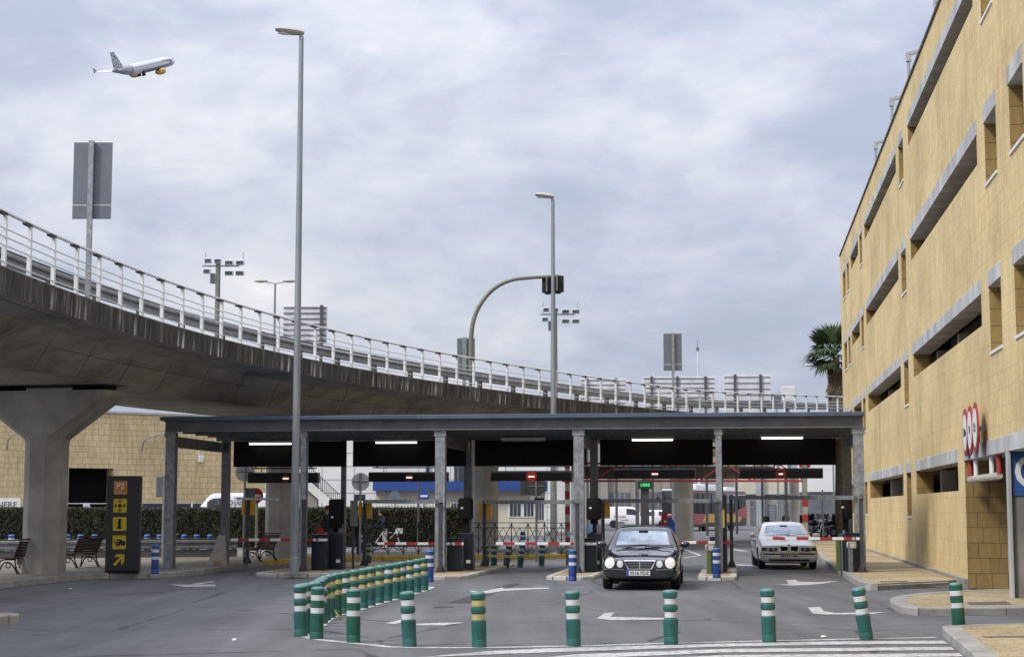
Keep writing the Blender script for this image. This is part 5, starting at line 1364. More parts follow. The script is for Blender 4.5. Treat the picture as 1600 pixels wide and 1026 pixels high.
# --- motorcycles
def motorbike(tank):
    r = empty('motorcycle')
    for y in (-.7, .7):
        w = MB().torus((0, y, .31), (1, 0, 0), .255, .06, 24, 8).build('wheel', 'rubber', r, True, local=True)
        m = MB().torus((0, y, .31), (1, 0, 0), .19, .016, 20, 6)
        for k in range(5): m.bar((0, y, .31), (0, y + .19 * math.cos(k * 1.256), .31 + .19 * math.sin(k * 1.256)), .03, .02)
        m.build('rim', 'alloy', w, local=True)
    for s in (-1, 1): MB().tube([(s * .08, -.7, .31), (s * .08, -.45, .95)], .026, 8).build('fork', 'chrome', r, local=True)
    MB().tube([(-.36, -.25, 1.04), (-.2, -.4, 1.08), (.2, -.4, 1.08), (.36, -.25, 1.04)], .018, 8).build('handlebar', 'black', r, local=True)
    MB().box(0, -.05, .3, .34, .5, .36, 0, .06).build('engine', 'galv_dark', r, True, local=True)
    MB().ball((0, -.12, .82), .16, .34, .16, 14, 8).build('tank', tank, r, True, local=True)
    MB().tube([(0, .12, .78), (0, .45, .8), (0, .82, .9)], .11, 10).build('seat', 'black', r, True, local=True)
    MB().tube([(.13, -.2, .3), (.16, .2, .26), (.18, .85, .42)], .05, 10).build('exhaust', 'chrome', r, True, local=True)
    MB().tube([(0, -.45, .95), (0, .0, .62), (0, .7, .34)], .035, 8).build('frame', tank, r, local=True)
    MB().ball((0, -.55, .92), .11, .08, .11, 12, 6).build('headlight', 'lamp_glass', r, True, local=True)
    MB().plate([(-.17, 0), (.17, 0), (.12, .34), (-.12, .34)], (0, -.52, .99), (1, 0, 0), (0, .35, 1), .01).build('windshield', 'glass_dark', r, local=True)
    MB().box(0, .95, .92, .42, .34, .32, 0, .07).build('top_box', 'black', r, True, local=True)
    for s in (-1, 1): MB().tube([(s * .26, -.34, 1.07), (s * .32, -.32, 1.22)], .01, 5).ball((s * .33, -.33, 1.25), .07, .03, .045, 8, 5).build('mirror', 'black', r, local=True)
    MB().box(0, .98, .55, .2, .03, .14).build('plate', 'white', r, local=True)
    return r
mb = [motorbike('black_gloss'), motorbike('blue'), motorbike('red')]
MG = 'motorcycles parked by the garage wall'
sp_ = [(1266, 101, .7, 0, 'motorcycle parked leftmost in the packed row, beside the striped post'), (1272, 104, -.6, 1, 'blue motorcycle, second from the left in the packed row'), (1278, 100.5, .4, 0, 'black motorcycle with a black top box near the middle of the packed row'), (1284, 104, 1.0, 2, 'red motorcycle half hidden in the middle of the packed row'),
       (1289, 100, -.8, 0, 'black motorcycle at the front right of the packed row'), (1295, 104, .3, 1, 'blue motorcycle near the right end of the packed row'), (1301, 101, .5, 0, 'black motorcycle rightmost in the packed row beside the canopy column'), (1222, 107, 1.3, 0, 'lone black motorcycle standing behind the silver car roof, left of the striped post'), (1241, 108, .5, 0, 'second black motorcycle behind the silver car roof')]
for i, (px, d, rz, k, lab) in enumerate(sp_):
    used = any(o.get('label') for o in (mb[k],)); o = copy_tree(mb[k]) if used else mb[k]
    p = A(px, 800, d); o.location = (p.x, p.y, .15 if i < 7 else zg(d)); o.rotation_euler = (0, 0.08, rz); o.scale = (1.05,) * 3
    o['label'] = lab; o['category'] = 'motorcycle'; o['group'] = MG
# ------------------------------------------------------------------ street lamps and masts
def gz(p, z=0): return Vector((p.x, p.y, z))
def lamp_post(name, px, py, d, top_py, r0, r1, head_dx, head_len, label, base_z=.09, gantry=False):
    b = A(px, 800, d); tp_ = A(px, top_py, d); t = empty(name, (b.x, b.y, base_z), 0, label, 'street lamp')
    h = tp_.z - base_z
    MB().tube([(0, 0, h * i / 6) for i in range(7)], r0, 14, True, r1).build('pole', 'pole', t, True, local=True)
    MB().lathe([(r0 + .16, 0), (r0 + .16, .03), (r0 + .02, .035), (r0 + .012, .45), (r0, .46)], 14).build('base_flange', 'pole', t, local=True)
    if base_z > 0: MB().box(0, -r0 - .004, .6, .13, .02, .42, 0, .008).build('access_door', 'pole', t, local=True)
    e = head_dx
    MB().tube([(0, 0, h - .04), (e * .35, 0, h + .04), (e, 0, h + .10)], .045, 8).build('bracket', 'pole', t, True, local=True)
    s = 1 if e > 0 else -1
    m = MB(); L = head_len
    sec = [(0, .07, .06), (.15, .16, .09), (.5, .21, .105), (.85, .19, .085), (1, .08, .04)]
    n = 10; vs = []
    for u, w, hh in sec:
        for k in range(n): a = 2 * PI * k / n; vs.append((e + s * (u * L - .1), w * math.cos(a), h + .12 + u * .09 + hh * math.sin(a)))
    m.add(vs, [(i * n + k, i * n + (k + 1) % n, (i + 1) * n + (k + 1) % n, (i + 1) * n + k) for i in range(len(sec) - 1) for k in range(n)] + [tuple(range(n))[::-1], tuple((len(sec) - 1) * n + k for k in range(n))])
    hd = m.build('lamp_head', 'white_dirty', t, True, local=True)
    MB().ball((e + s * L * .5, 0, h + .11), L * .3, .11, .06, 12, 6).build('lens', 'lamp_glass', hd, True, local=True)
    return t
lamp_post('street_lamp', 461, 897, 45.0, 58, .112, .064, .03, .78, 'tall grey street lamp on the island in front of the canopy, the highest pole')
LMP = [o for o in bpy.data.objects if o.get('category') == 'street lamp'][-1]
for o in kids(LMP):                                   # this head looks to the left
    if o.name.startswith('lamp_head') or o.name.startswith('bracket'): o.scale.x = -1
lamp_post('street_lamp', 865, 650, 66, 312, .14, .07, -.05, .75, 'grey street lamp rising behind the canopy in front of the flyover and the traffic light', 0)
# double-headed lamp, lamp by the palm
t = A(430, 443, 100); r = empty('street_lamp', (t.x, t.y, 0), 0, 'thin street lamp with two heads far behind the flyover railing', 'street lamp')
MB().tube([(0, 0, 0), (0, 0, t.z)], .12, 10, True, .06).build('pole', 'pole', r, True, local=True)
for s in (-1, 1):
    MB().tube([(0, 0, t.z), (s * .55, 0, t.z + .1)], .035, 6).build('arm', 'pole', r, local=True)
    MB().ball((s * .85, 0, t.z + .16), .42, .16, .11, 12, 6).build('lamp_head', 'white_dirty', r, True, local=True)
t = A(1272, 571, 118); r = empty('street_lamp', (t.x + 1.2, t.y, 0), 0, 'street lamp arm reaching out left of the palm crown', 'street lamp')
MB().tube([(0, 0, 0), (0, 0, t.z - .6), (-.3, 0, t.z - .1), (-1.2, 0, t.z)], .06, 8).build('pole', 'pole', r, True, local=True)
MB().ball((-1.5, 0, t.z + .03), .45, .17, .10, 12, 6).build('lamp_head', 'white', r, True, local=True)
t = A(1090, 545, 130); r = empty('antenna_mast', (t.x, t.y, 0), 0, 'thin antenna mast behind the large corrugated sign backs', 'mast')
MB().tube([(0, 0, 0), (0, 0, t.z)], .09, 8, True, .05).build('pole', 'sign_light', r, local=True)
MB().tube([(0, 0, t.z), (0, 0, t.z + .7)], .02, 5).build('tip', 'galv_dark', r, local=True)
MB().box(0, 0, t.z - .1, .22, .22, .2).build('beacon', 'sign_back', r, local=True)
# floodlight masts
def flood(px, py, d, lab, n=6):
    t = A(px, py, d); r = empty('floodlight_mast', (t.x, t.y, 0), 0, lab, 'floodlight mast', 'olive floodlight masts behind the flyover')
    MB().tube([(0, 0, 0), (0, 0, t.z)], .24, 12, True, .17).build('pole', 'olive', r, True, local=True)
    MB().bar((-1.1, 0, t.z - .25), (1.5, 0, t.z - .25), .1, .1).build('crossarm', 'galv', r, local=True)
    for x, z in ((-.85, .12), (-.95, -.62), (1.0, -.02), (1.0, -.75), (1.95, -.02), (1.95, -.75), (.0, .1)):
        q = MB().box(x * .8, -.2, t.z - .2 + z, .62 if x > 0 else .5, .35, .34, 0, .05).build('floodlight', 'sign_light', r, local=True)
        MB().box(x * .8, -.39, t.z - .16 + z, .5 if x > 0 else .4, .03, .24).build('lens', 'pane', q, local=True)
    for x in (-.9, 1.75): MB().tube([(x, 0, t.z - .2), (x, 0, t.z + .7)], .02, 5).build('spike', 'galv_dark', r, local=True)
    MB().box(-.35, -.1, t.z - 1.5, .3, .3, .7).build('junction_box', 'sign_rib', r, local=True)
flood(341, 410, 118, 'olive floodlight mast left of the double-headed lamp behind the flyover')
flood(867, 486, 128, 'olive floodlight mast half hidden by the street lamp under the traffic light')
# traffic light on a curved arm
dT = 66
b = A(736, 600, dT); r = empty('traffic_light', (b.x, b.y, DZ - .1), 0, 'olive curved arm with two traffic lights seen from behind over the flyover', 'traffic light')
pts = [A(x, y, dT) for x, y in ((736, 606), (736, 560), (736, 525), (738.5, 505), (744, 487), (753, 471), (766, 455), (783, 443), (803, 436), (825, 434), (848, 432.5), (872, 431))]
pts[0].z = DZ - .1
MB().tube(smooth_line(pts, 2), .105, 10, True, .06).build('arm', 'olive', r, True)
for x, y in ((856, 444), (872, 443)):
    c = A(x, y, dT - .05)
    bp = MB().box(c.x, c.y + .12, c.z - .33, .46, .04, .66, .05, .03).build('backing_board', 'ink', r)
    m = MB().box(c.x, c.y + .3, c.z - .36, .24, .28, .72, 0, .03)
    m.build('lamp_housing', 'black_gloss', bp)
    MB().box(c.x - .05, c.y - .03, c.z - .28, .06, .14, .58).build('bracket', 'olive', bp)
    for k in range(3): MB().disc((c.x, c.y + .46, c.z - .24 + k * .24), (0, 1, 0), .09, .02).build('lens', 'glass_dark', bp)
# ------------------------------------------------------------------ signs seen from behind
def board(name, px0, px1, py0, py1, d, post_px, base, lab, mt='sign_back', group=None, split=None, post_w=.12, ribs=0, posts=None, yaw=0, cat='sign'):
    a, b = A(px0, py1, d), A(px1, py0, d); c = (a + b) / 2; r = empty(name, (c.x, c.y, base), yaw, lab, cat, group)
    w, h = b.x - a.x, b.z - a.z
    def bx(n, x, y, z, sx, sy, sz, m_, par=r, bev=0): return MB().box(x - c.x, y, z - base, sx, sy, sz, 0, bev).build(n, m_, par, local=True)
    if split:
        zs = A(px0, split, d).z
        bx('panel', c.x, 0, a.z, w, .04, zs - a.z - .015, mt); bx('panel', c.x, 0, zs + .015, w, .04, b.z - zs - .015, mt)
        bx('seam', c.x, .0, zs - .012, w, .03, .024, 'sign_light')
    else: bx('panel', c.x, 0, a.z, w, .04, h, mt, r, .02)
    for k in range(ribs): bx('rib', c.x, -.035, a.z + h * (k + .5) / ribs, w * .96, .04, .05 if h > 1.6 else .03, 'sign_back')
    for ppx in (posts or [post_px]):
        q = A(ppx, py0, d); bx('post', q.x, -.09, base, post_w, post_w * .8, b.z - base + (.0 if ribs else .02), 'galv' if not ribs else 'sign_rib')
    return r
SGP = 'grey sign backs on the flyover'
board('road_sign', 113, 176, 223, 342, 37, 145, DZ, 'large grey sign back high above the flyover at the upper left', group=SGP, split=320.5, post_w=.11)
board('road_sign', 1037, 1065, 521, 579, 80.5, 1051, DZ, 'small grey sign back above the flyover right of the traffic light', group=SGP, split=569, post_w=.12)
board('road_sign', 714, 742, 528, 588, 68, 726, DZ, 'grey sign back standing behind the curved traffic light pole', group=SGP, post_w=.16)
CSG = 'pale corrugated road sign backs'
def corr(px0, px1, py0, py1, d, posts, base, lab):
    r = board('direction_sign', px0, px1, py0, py1, d, 0, base, lab, 'sign_light', CSG, ribs=7, posts=posts, post_w=.1 if d < 70 else .16); return r
r = corr(441, 511.5, 477, 537, 56, [503], DZ, 'pale corrugated sign back behind the tall lamp pole on the flyover'); 
corr(906, 978, 591, 641, 112, [917, 962], 0, 'pale corrugated sign back low behind the railing, right of the street lamp')
corr(1004, 1118, 588, 640, 112, [1018, 1058, 1102], 0, 'widest pale corrugated sign back, behind the small grey sign')
corr(1131, 1204, 585, 650, 116, [1148, 1188], 0, 'tall pale corrugated sign back right of the widest one')
for px, lab in ((1213, 'small dark signal back behind the railing right of the corrugated signs'), (1232, 'second small dark signal back behind the railing near the palm')):
    c = A(px, 619, 108); r = empty('signal', (c.x, c.y, 0), 0, lab, 'signal', 'signal backs near the palm')
    MB().tube([(0, 0, 0), (0, 0, c.z)], .06, 8).build('post', 'galv', r, local=True); MB().box(0, -.05, c.z - .35, .95 if px > 1220 else .7, .1, .55 if px < 1220 else 1.0, 0, .06).build('panel', 'sign_light' if px > 1220 else 'sign_back', r, local=True)
# lower signs behind the lanes
board('parking_sign', 243.5, 266, 744, 776, 57, 257.5, .1, 'square grey sign back on a pale post between the totem and the first canopy column', post_w=.085)
def round_back(px, py, rpx, d, base, lab, mt='sign_back', extra=None, pole='galv', face=None):
    c = A(px, py, d); R = rpx * d / F; r = empty('round_sign', (c.x, c.y, base), 0, lab, 'sign', 'round sign backs behind the lanes')
    MB().disc((0, 0, c.z - base), (0, -1, 0), R, .03).build('disc', mt, r, local=True)
    MB().tube([(0, .06 - .1, 0), (0, -.04, c.z - base + R)], .04, 8).build('post', pole, r, local=True)
    MB().bar((-R * .8, -.035, c.z - base), (R * .8, -.035, c.z - base), .02, .04).build('rail', 'galv_dark', r, local=True)
    if extra:
        for (x0, x1, y0, y1, m_) in extra:
            a, b_ = A(x0, y1, d), A(x1, y0, d); MB().box((a.x + b_.x) / 2 - c.x, .035, a.z - base, b_.x - a.x, .03, b_.z - a.z).build('plate', m_, r, local=True)
    return r
round_back(563.5, 752.5, 14, 58, .1, 'round grey sign back between the first two lane signs', 'sign_light', [(553, 571, 772, 782, 'sign_back')])
round_back(383, 737, 15, 57, .1, 'round grey sign back half behind the left lane sign', 'sign_light', [(381, 398, 762, 777, 'sign_back')])
c = A(399, 774, 58.5); r = empty('no_entry_sign', (c.x, c.y, .15), 0, 'red no entry sign on a pale post by the left lane lamp boxes', 'sign')
MB().disc((.0, 0, c.z - .15), (0, -1, 0), .27, .03).build('disc', 'red', r, local=True); MB().box(0, -.045, c.z - .19, .36, .01, .08).build('bar', 'white', r, local=True)
MB().tube([(0.05, .05, 0), (.05, .05, c.z)], .045, 8).build('post', 'cream', r, local=True)
c = A(831, 758, 58); r = round_back(838, 759, 15.5, 58, .0, 'dark no entry sign back with a square board behind the middle lane', 'sign_dark', [(813, 838, 749, 773, 'sign_dark')], 'galv_dark')
c = A(839, 777, 57.9); MB().box(.1, -.03, c.z - .17, .34, .12, .16).build('lamp_box', 'black', r, local=True)
# slim poles behind the lanes
for px, d, y0, w, mt_, bz, lab in ((654, 70, 741, .075, 'galv', .1, 'slim grey pole behind the lattice fence of the second lane'), (995.5, 74, 750, .16, 'galv', 0, 'grey pole right behind the black car roof'), (864, 64, 736, .2, 'galv', .1, 'grey steel pole behind the middle lane, left of the striped gantry leg'),
                                  (1228, 96, 742, .2, 'galv', .1, 'pale steel pole behind the silver car and the right lane sign'), (1246, 98, 742, .12, 'galv', .1, 'thin pole between the pale pole and the striped post'), (1285, 96, 765, .10, 'galv', .1, 'thin post in front of the motorcycles'), (1242, 90, 740, .42, 'concrete_light', .1, 'pale concrete post behind the right lane sign')):
    t = A(px, y0, d); r = empty('pole', (t.x, t.y, bz), 0, lab, 'pole')
    MB().lathe([(w / 2, 0), (w / 2, t.z - bz)], 12).build('shaft', mt_, r, True, local=True); MB().lathe([(w * .9, 0), (w * .9, .04), (w * .5, .1)], 12).build('foot', mt_, r, local=True)
# LIBRE display
c = A(1008, 757, 72); r = empty('led_display', (c.x, c.y, 0), 0, 'small green illuminated parking display on a dark post above the white van', 'display')
MB().box(0, 0, c.z - .17, .62, .12, .32, 0, .02).build('housing', 'dark_green', r, local=True)
lettering('LIBRE', .17, 'led_green', c + Vector((0, -.067, -.01)), (1, 0, 0), (0, 0, 1), r, .003, bold=.003)
MB().box(0, .2, 0, .34, .2, c.z + .0).build('post', 'sign_rib', r, local=True)
# ------------------------------------------------------------------ red height gantry
gq = empty('height_gantry', A(1060, 800, 80) * 1.0, 0, 'red lattice height gantry on red and white striped legs behind the canopy', 'gantry'); gq.location.z = 0
xl, xr = A(886.5, 740, 80).x, A(1257, 740, 80).x; zt, zb = A(1000, 723.5, 80).z, A(1000, 751, 80).z
for z in (zt, zb): MB().bar((xl - .25, 80, z), (xr, 80, z), .12, .10).build('chord', 'red_truss', gq)
n = 9; w = (xr - xl) / n
for i in range(n):
    x = xl + i * w; MB().bar((x, 80, zb if i % 2 else zt), (x + w, 80, zt if i % 2 else zb), .06, .06).build('diagonal', 'red_truss', gq)
MB().box((xl * .55 + xr * .45), 80.3, zb + .1, (xr - xl) * .86, .05, zt - zb - .22).build('backing_panel', 'truss_panel', gq)
for x, w in ((xl, .22), (xr, .22)):
    lg = MB().box(x, 80.02, 0, w, w, zt).build('leg', 'white_dirty' if x == xl else 'concrete', gq)
    z = .12 if x == xl else 1.2
    while z < (zt if x == xl else 2.0):
        MB().box(x, 80.02, z, w + .012, w + .012, min(.36, zt - z)).build('red_band', 'red', lg); z += .72
MB().box(xr + .02, 80, zt - .2, .5, .16, .34).build('corner_plate', 'red', gq)
# ------------------------------------------------------------------ hedge, barrier, benches, totem on the left
def leaves_box(L, T, H, n, sz, rnd=random):
    m = MB()
    for i in range(n):
        u = rnd.random(); f = rnd.random()
        if f < .62: p = (rnd.uniform(-L / 2, L / 2), -T / 2 + rnd.gauss(0, .04), H * math.sqrt(rnd.random()) if rnd.random() < .6 else rnd.uniform(.05, H))
        elif f < .93: p = (rnd.uniform(-L / 2, L / 2), rnd.uniform(-T / 2, T / 2), H + rnd.gauss(0, .04))
        else: p = (rnd.choice((-L / 2, L / 2)) + rnd.gauss(0, .04), rnd.uniform(-T / 2, T / 2), rnd.uniform(.05, H))
        s = sz * rnd.uniform(.6, 1.5); a, b = rnd.uniform(0, 2 * PI), rnd.gauss(0, .9)
        d = Vector((math.cos(a) * math.cos(b), math.sin(a) * math.cos(b), math.sin(b))); e = d.orthogonal().normalized(); e.rotate(Matrix.Rotation(rnd.uniform(0, 6.28), 3, d))
        p = Vector(p); m.add([p - d * s, p + e * s * .38, p + d * s, p - e * s * .38], [(0, 1, 2, 3)])
    return m
def hedge(px0, px1, d0, d1, lab, n):
    a, b = V(A(px0, 800, d0)), V(A(px1, 800, d1)); dd = b - a; r = empty('hedge', (a + b) / 2, math.atan2(dd.y, dd.x), lab, 'hedge', 'clipped hedges behind the toll lanes')
    L = dd.length
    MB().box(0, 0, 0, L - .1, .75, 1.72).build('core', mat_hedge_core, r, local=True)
    leaves_box(L, .95, 1.80, n, .05).build('foliage', 'hedge', r, local=True)
    tw = MB()
    for i in range(int(L * 7)):
        x = random.uniform(-L / 2, L / 2); z = random.uniform(.05, .7); tw.tube([(x, -.46, z), (x + random.gauss(0, .12), -.5, z + .35), (x + random.gauss(0, .3), -.5, z + random.uniform(.5, .95))], .009, 4, False)
    tw.build('twigs', 'twig', r, local=True)
    return r
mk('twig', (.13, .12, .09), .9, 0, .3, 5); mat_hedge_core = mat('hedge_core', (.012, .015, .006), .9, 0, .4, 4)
hedge(-60, 470, 78, 82, 'long dark clipped hedge on the left, behind the big pier and the totem', 60000)
hedge(472, 735, 82, 84, 'dark clipped hedge behind the second toll lane and the person with a bicycle', 28000)
# crash barrier of the left pavement on a low dark kerb wall
ga_, gb_ = V(A(-60, 800, 57)), V(A(372, 800, 60)); dd = gb_ - ga_; r = empty('crash_barrier', (ga_ + gb_) / 2, math.atan2(dd.y, dd.x), 'grey double-rail crash barrier at the back of the left pavement', 'crash barrier'); L = dd.length
pl_ = [Vector((-L / 2 + L * i / 8, 0, 0)) for i in range(9)]
wbeam(pl_, .43).build('beam', 'guard', r, local=True)
MB().tube([(-L / 2, .02, .765), (L / 2, .02, .765)], .03, 6).build('upper_rail', 'guard_dark', r, local=True)
MB().box(0, .12, .14, L, .22, .26).build('base_wall', 'concrete_dark', r, local=True)
for px in (5, 160, 300, 367, 62, 230):
    x = hx(r, px); MB().box(x, .14, .14, .14, .12, .62).build('post', 'guard', r, local=True)
# concrete wedge
c = G(341, 882, .15); r = empty('concrete_wedge', c, .134, 'pale concrete wedge block beside the rear column at the left lane', 'block')
MB().add([(-.33, -.3, 0), (.25, -.3, 0), (.25, .3, 0), (-.33, .3, 0), (.0, -.14, .88), (.19, -.14, .88), (.19, .14, .88), (.0, .14, .88)], [(3, 2, 1, 0), (4, 5, 6, 7), (0, 1, 5, 4), (1, 2, 6, 5), (2, 3, 7, 6), (3, 0, 4, 7)]).build('block', 'white_dirty', r, local=True)
MB().box(-.02, -.295, .02, .22, .03, .1).build('recess', 'tape_yellow', r, local=True)
# benches
def bench():
    r = empty('bench')
    for k in range(5): MB().box(0, -.18 + k * .095, .43 - .004 * k, 1.7, .075, .035, 0, .006).build('seat_slat', 'wood_dark', r, local=True)
    for k in range(6):
        z = .50 + k * .075; MB().bar((-.85, .29 + k * .034, z), (.85, .29 + k * .034, z), .032, .062, (0, -.4, 1)).build('back_slat', 'wood_dark', r, local=True)
    MB().bar((-.88, .50, .96), (.88, .50, .96), .055, .045).build('top_rail', 'wood_dark', r, local=True)
    for s in (-1, 1):
        x = s * .74; m = MB()
        arc = lambda pts: m.tube(smooth_line([Vector((x, a, b)) for a, b in pts], 2), .021, 6)
        arc([(.36, .0), (.30, .12), (.16, .30), (.0, .34), (-.12, .30), (-.22, .12), (-.28, .0)])
        arc([(.44, .0), (.34, .1), (.27, .3), (.30, .5), (.38, .72), (.46, .92)])
        arc([(-.30, .0), (-.24, .2), (-.24, .4), (.27, .40)])
        arc([(-.26, .40), (-.30, .56), (-.18, .64), (.1, .62), (.32, .60)])
        m.torus((x, .05, .24), (1, 0, 0), .07, .016, 16, 6)
        m.build('iron_frame', 'iron', r, local=True)
    return r
b0 = bench()
for i, (px, py, rz, lab) in enumerate(((30, 895, 1.1, 'dark slatted bench with curved iron legs left of the big pier'), (121, 886, 1.1, 'dark slatted bench with curved iron legs between the big pier and the totem'), (404, 876, 1.1, 'dark slatted bench with iron legs beside the pier at the left toll lane'))):
    o = b0 if i == 0 else copy_tree(b0); p = G(px, py, .146); o.location = p; o.rotation_euler = (0, 0, rz + PI + .2); o.scale = (.82, .88, .92)
    o['label'] = lab; o['category'] = 'bench'; o['group'] = 'benches on the left pavement'
c = G(20, 889, .146); r = empty('litter_bin', c + Vector((0, 1.2, 0)), .3, 'brown slatted litter bin behind the bench at the left edge', 'litter bin')
for k in range(14):
    a = 2 * PI * k / 14; MB().box(.22 * math.cos(a), .22 * math.sin(a), .1, .03, .085, .55, a, .004).build('slat', 'wood_dark', r, local=True)
MB().lathe([(.19, .12), (.19, .62), (.17, .62), (.17, .14), (0, .14)], 16).build('liner', 'black', r, local=True)
for a in (.5, 2.6, 4.7): MB().box(.17 * math.cos(a), .17 * math.sin(a), 0, .04, .04, .14).build('foot', 'iron', r, local=True)
# direction totem
ta, tb_ = G(163.5, 894.5, .146), G(216.5, 894.5, .146); dT_ = ta.y; zt = A(190, 743, dT_).z
c = (ta + tb_) / 2; w = tb_.x - ta.x; r = empty('parking_totem', c, 0, 'black parking totem with orange and yellow pictogram squares on the left pavement', 'sign')
MB().box(0, .12, 0, w, .24, zt - .146, 0, .012).build('body', 'totem', r, local=True)
MB().box(0, -.006, .0, w * .99, .02, .06).build('plinth', 'black', r, local=True)
def rsq(cx, cz, s, rad=.03, n=4):
    o = []
    for k, (a, b) in enumerate(((1, 1), (-1, 1), (-1, -1), (1, -1))):
        for j in range(n + 1): t = PI / 2 * (k + j / n); o.append((cx + a * (s / 2 - rad) + rad * math.cos(t), cz + b * (s / 2 - rad) + rad * math.sin(t)))
    return o
s_ = w * .40; pxm = w / 53.
def tz(py): return A(190, py, dT_).z - .146
def tx(px): return A(px, 800, dT_).x - c.x
cxx = tx(187.5)
def pict(cy, mt_): return MB().plate(rsq(cxx, tz(cy), s_), (0, -.004, 0), (1, 0, 0), (0, 0, 1), .008).build('pictogram', mt_, r, local=True)
IX = Vector((1, 0, 0)); IZ = Vector((0, 0, 1))
p1 = pict(761.5, 'totem_orange'); lettering('P2', s_ * .62, 'white', c + Vector((cxx, -.022, tz(759.5))), IX, IZ, p1, .003, bold=.002)
lettering('Parking', s_ * .16, 'white', c + Vector((cxx - s_ * .12, -.022, tz(767.2))), IX, IZ, p1, .002); lettering('Aparkalekua', s_ * .13, 'white', c + Vector((cxx - s_ * .06, -.022, tz(769.8))), IX, IZ, p1, .002)
p2 = pict(789.5, 'totem_yellow')
q = c + Vector((cxx, -.017, tz(789.5))); m = MB().disc(q, (0, -1, 0), s_ * .14, .006)
for k in range(4):
    a = PI / 2 * k; d = Vector((math.cos(a), 0, math.sin(a))); e = Vector((-d.z, 0, d.x)); tip = q + d * s_ * .24
    m.bar(tip, q + d * s_ * .47, s_ * .05, .006, (0, 1, 0)); 
    for sg_ in (-1, 1): m.bar(tip, tip + d * s_ * .14 + e * sg_ * s_ * .13, s_ * .05, .006, (0, 1, 0))
m.build('symbol', 'ink', p2)
p3 = pict(818, 'totem_yellow'); lettering('i', s_ * .98, 'ink', c + Vector((cxx, -.02, tz(818))), IX, IZ, p3, .003, bold=.022)
m = MB()
for dx, z0, w_ in ((-.02, tz(824.5), .36), (-.05, tz(817.4), .2)): m.box(c.x + cxx + dx * s_, c.y - .022, c.z + z0, w_ * s_, .008, .07 * s_)
m.build('symbol', 'ink', p3)
p4 = pict(846.5, 'totem_yellow'); m = MB()
o4 = c + Vector((cxx, -.014, tz(846.5)))
m.plate([(x * s_, z * s_) for x, z in [(-.22, .20), (.10, .22), (.24, .10), (.44, .10), (.44, -.24), (.22, -.24), (.12, -.14), (-.02, -.30), (-.24, -.30), (-.24, -.22), (-.06, -.2), (-.06, -.17), (-.30, -.17), (-.30, -.09), (-.05, -.08), (-.05, -.05), (-.32, -.05), (-.32, .03), (-.02, .04), (.04, .09), (-.2, .12)]], o4, (1, 0, 0), (0, 0, 1), .008)
m.plate([(x * s_, z * s_) for x, z in [(-.40, .24), (-.36, .24), (-.36, .02), (-.30, .02), (-.30, -.02), (-.40, -.02)]], o4, (1, 0, 0), (0, 0, 1), .008)
m.build('symbol', 'ink', p4)
m = MB(); o5 = c + Vector((tx(187), -.004, tz(874)))
m.plate([(x * pxm, z * pxm) for x, z in [(-8.5, -6.5), (2.6, 4.2), (-6.5, 4.6), (-2.8, 9), (9, 9), (9, -3.4), (4.2, -8), (4.2, .9), (-5.2, -9.6)]], o5, (1, 0, 0), (0, 0, 1), .008)
m.build('arrow', 'totem_yellow', r)
# ------------------------------------------------------------------ black lattice fence on the yellow kerb
def lattice(px0, px1, lab):
    a, b = V(A(px0, 800, 62.4)), V(A(px1, 800, 61.6)); dd = b - a; r = empty('lattice_fence', Vector(((a + b) / 2).to_tuple()[:2] + (.15,)), math.atan2(dd.y, dd.x), lab, 'fence', 'black lattice fences behind the lanes'); L = dd.length
    n = max(2, round(L / .62)); w = L / n
    for z in (1.16, .98): MB().tube([(-L / 2, 0, z), (L / 2, 0, z)], .016, 6).build('rail', 'iron', r, local=True)
    for i in range(n):
        x = -L / 2 + w * (i + .5); m = MB()
        m.bar((x, 0, 0), (x, 0, 1.16), .03, .03)
        for s in (-1, 1):
            m.bar((x, 0, .08), (x + s * w * .5, 0, .5), .022, .022); m.bar((x + s * w * .5, 0, .5), (x - s * w * .0, 0, 1.14), .022, .022); m.bar((x, 0, .5), (x + s * w * .5, 0, .98), .018, .018)
        m.build('lattice_panel', 'iron', r, local=True)
    return r
lattice(548, 690, 'black diamond lattice fence behind the second toll lane')
lattice(735, 890, 'black diamond lattice fence behind the middle toll lane')
# small red box and blue sack beside the far pier
c = A(1038, 800, 84); r = empty('red_box', (c.x, c.y, 0), 0, 'small red box beside the round grey pier behind the black car', 'box')
MB().box(0, 0, .45, .3, .3, 1.15, 0, .03).build('body', 'red', r, local=True); MB().box(0, -.02, .0, .24, .24, .45).build('stand', 'black', r, local=True); MB().disc((.02, -.155, 1.2), (0, -1, 0), .06, .01).build('badge', 'white', r, local=True)
c = A(1046, 800, 85); r = empty('banner', (c.x, c.y, 0), 0, 'blue and white folded banner leaning on the round grey pier', 'banner')
MB().plate([(-.22, .1), (.28, 0), (.3, 1.1), (.1, 1.5), (-.2, 1.35)], (0, 0, 0), (1, 0, 0), (0, .25, 1), .03).build('cloth', 'cloth_blue', r, local=True)
MB().plate([(-.05, .3), (.2, .3), (.05, .75), (-.15, .9)], (0, -.012, 0), (1, 0, 0), (0, .25, 1), .006).build('stripe', 'white', r, local=True)
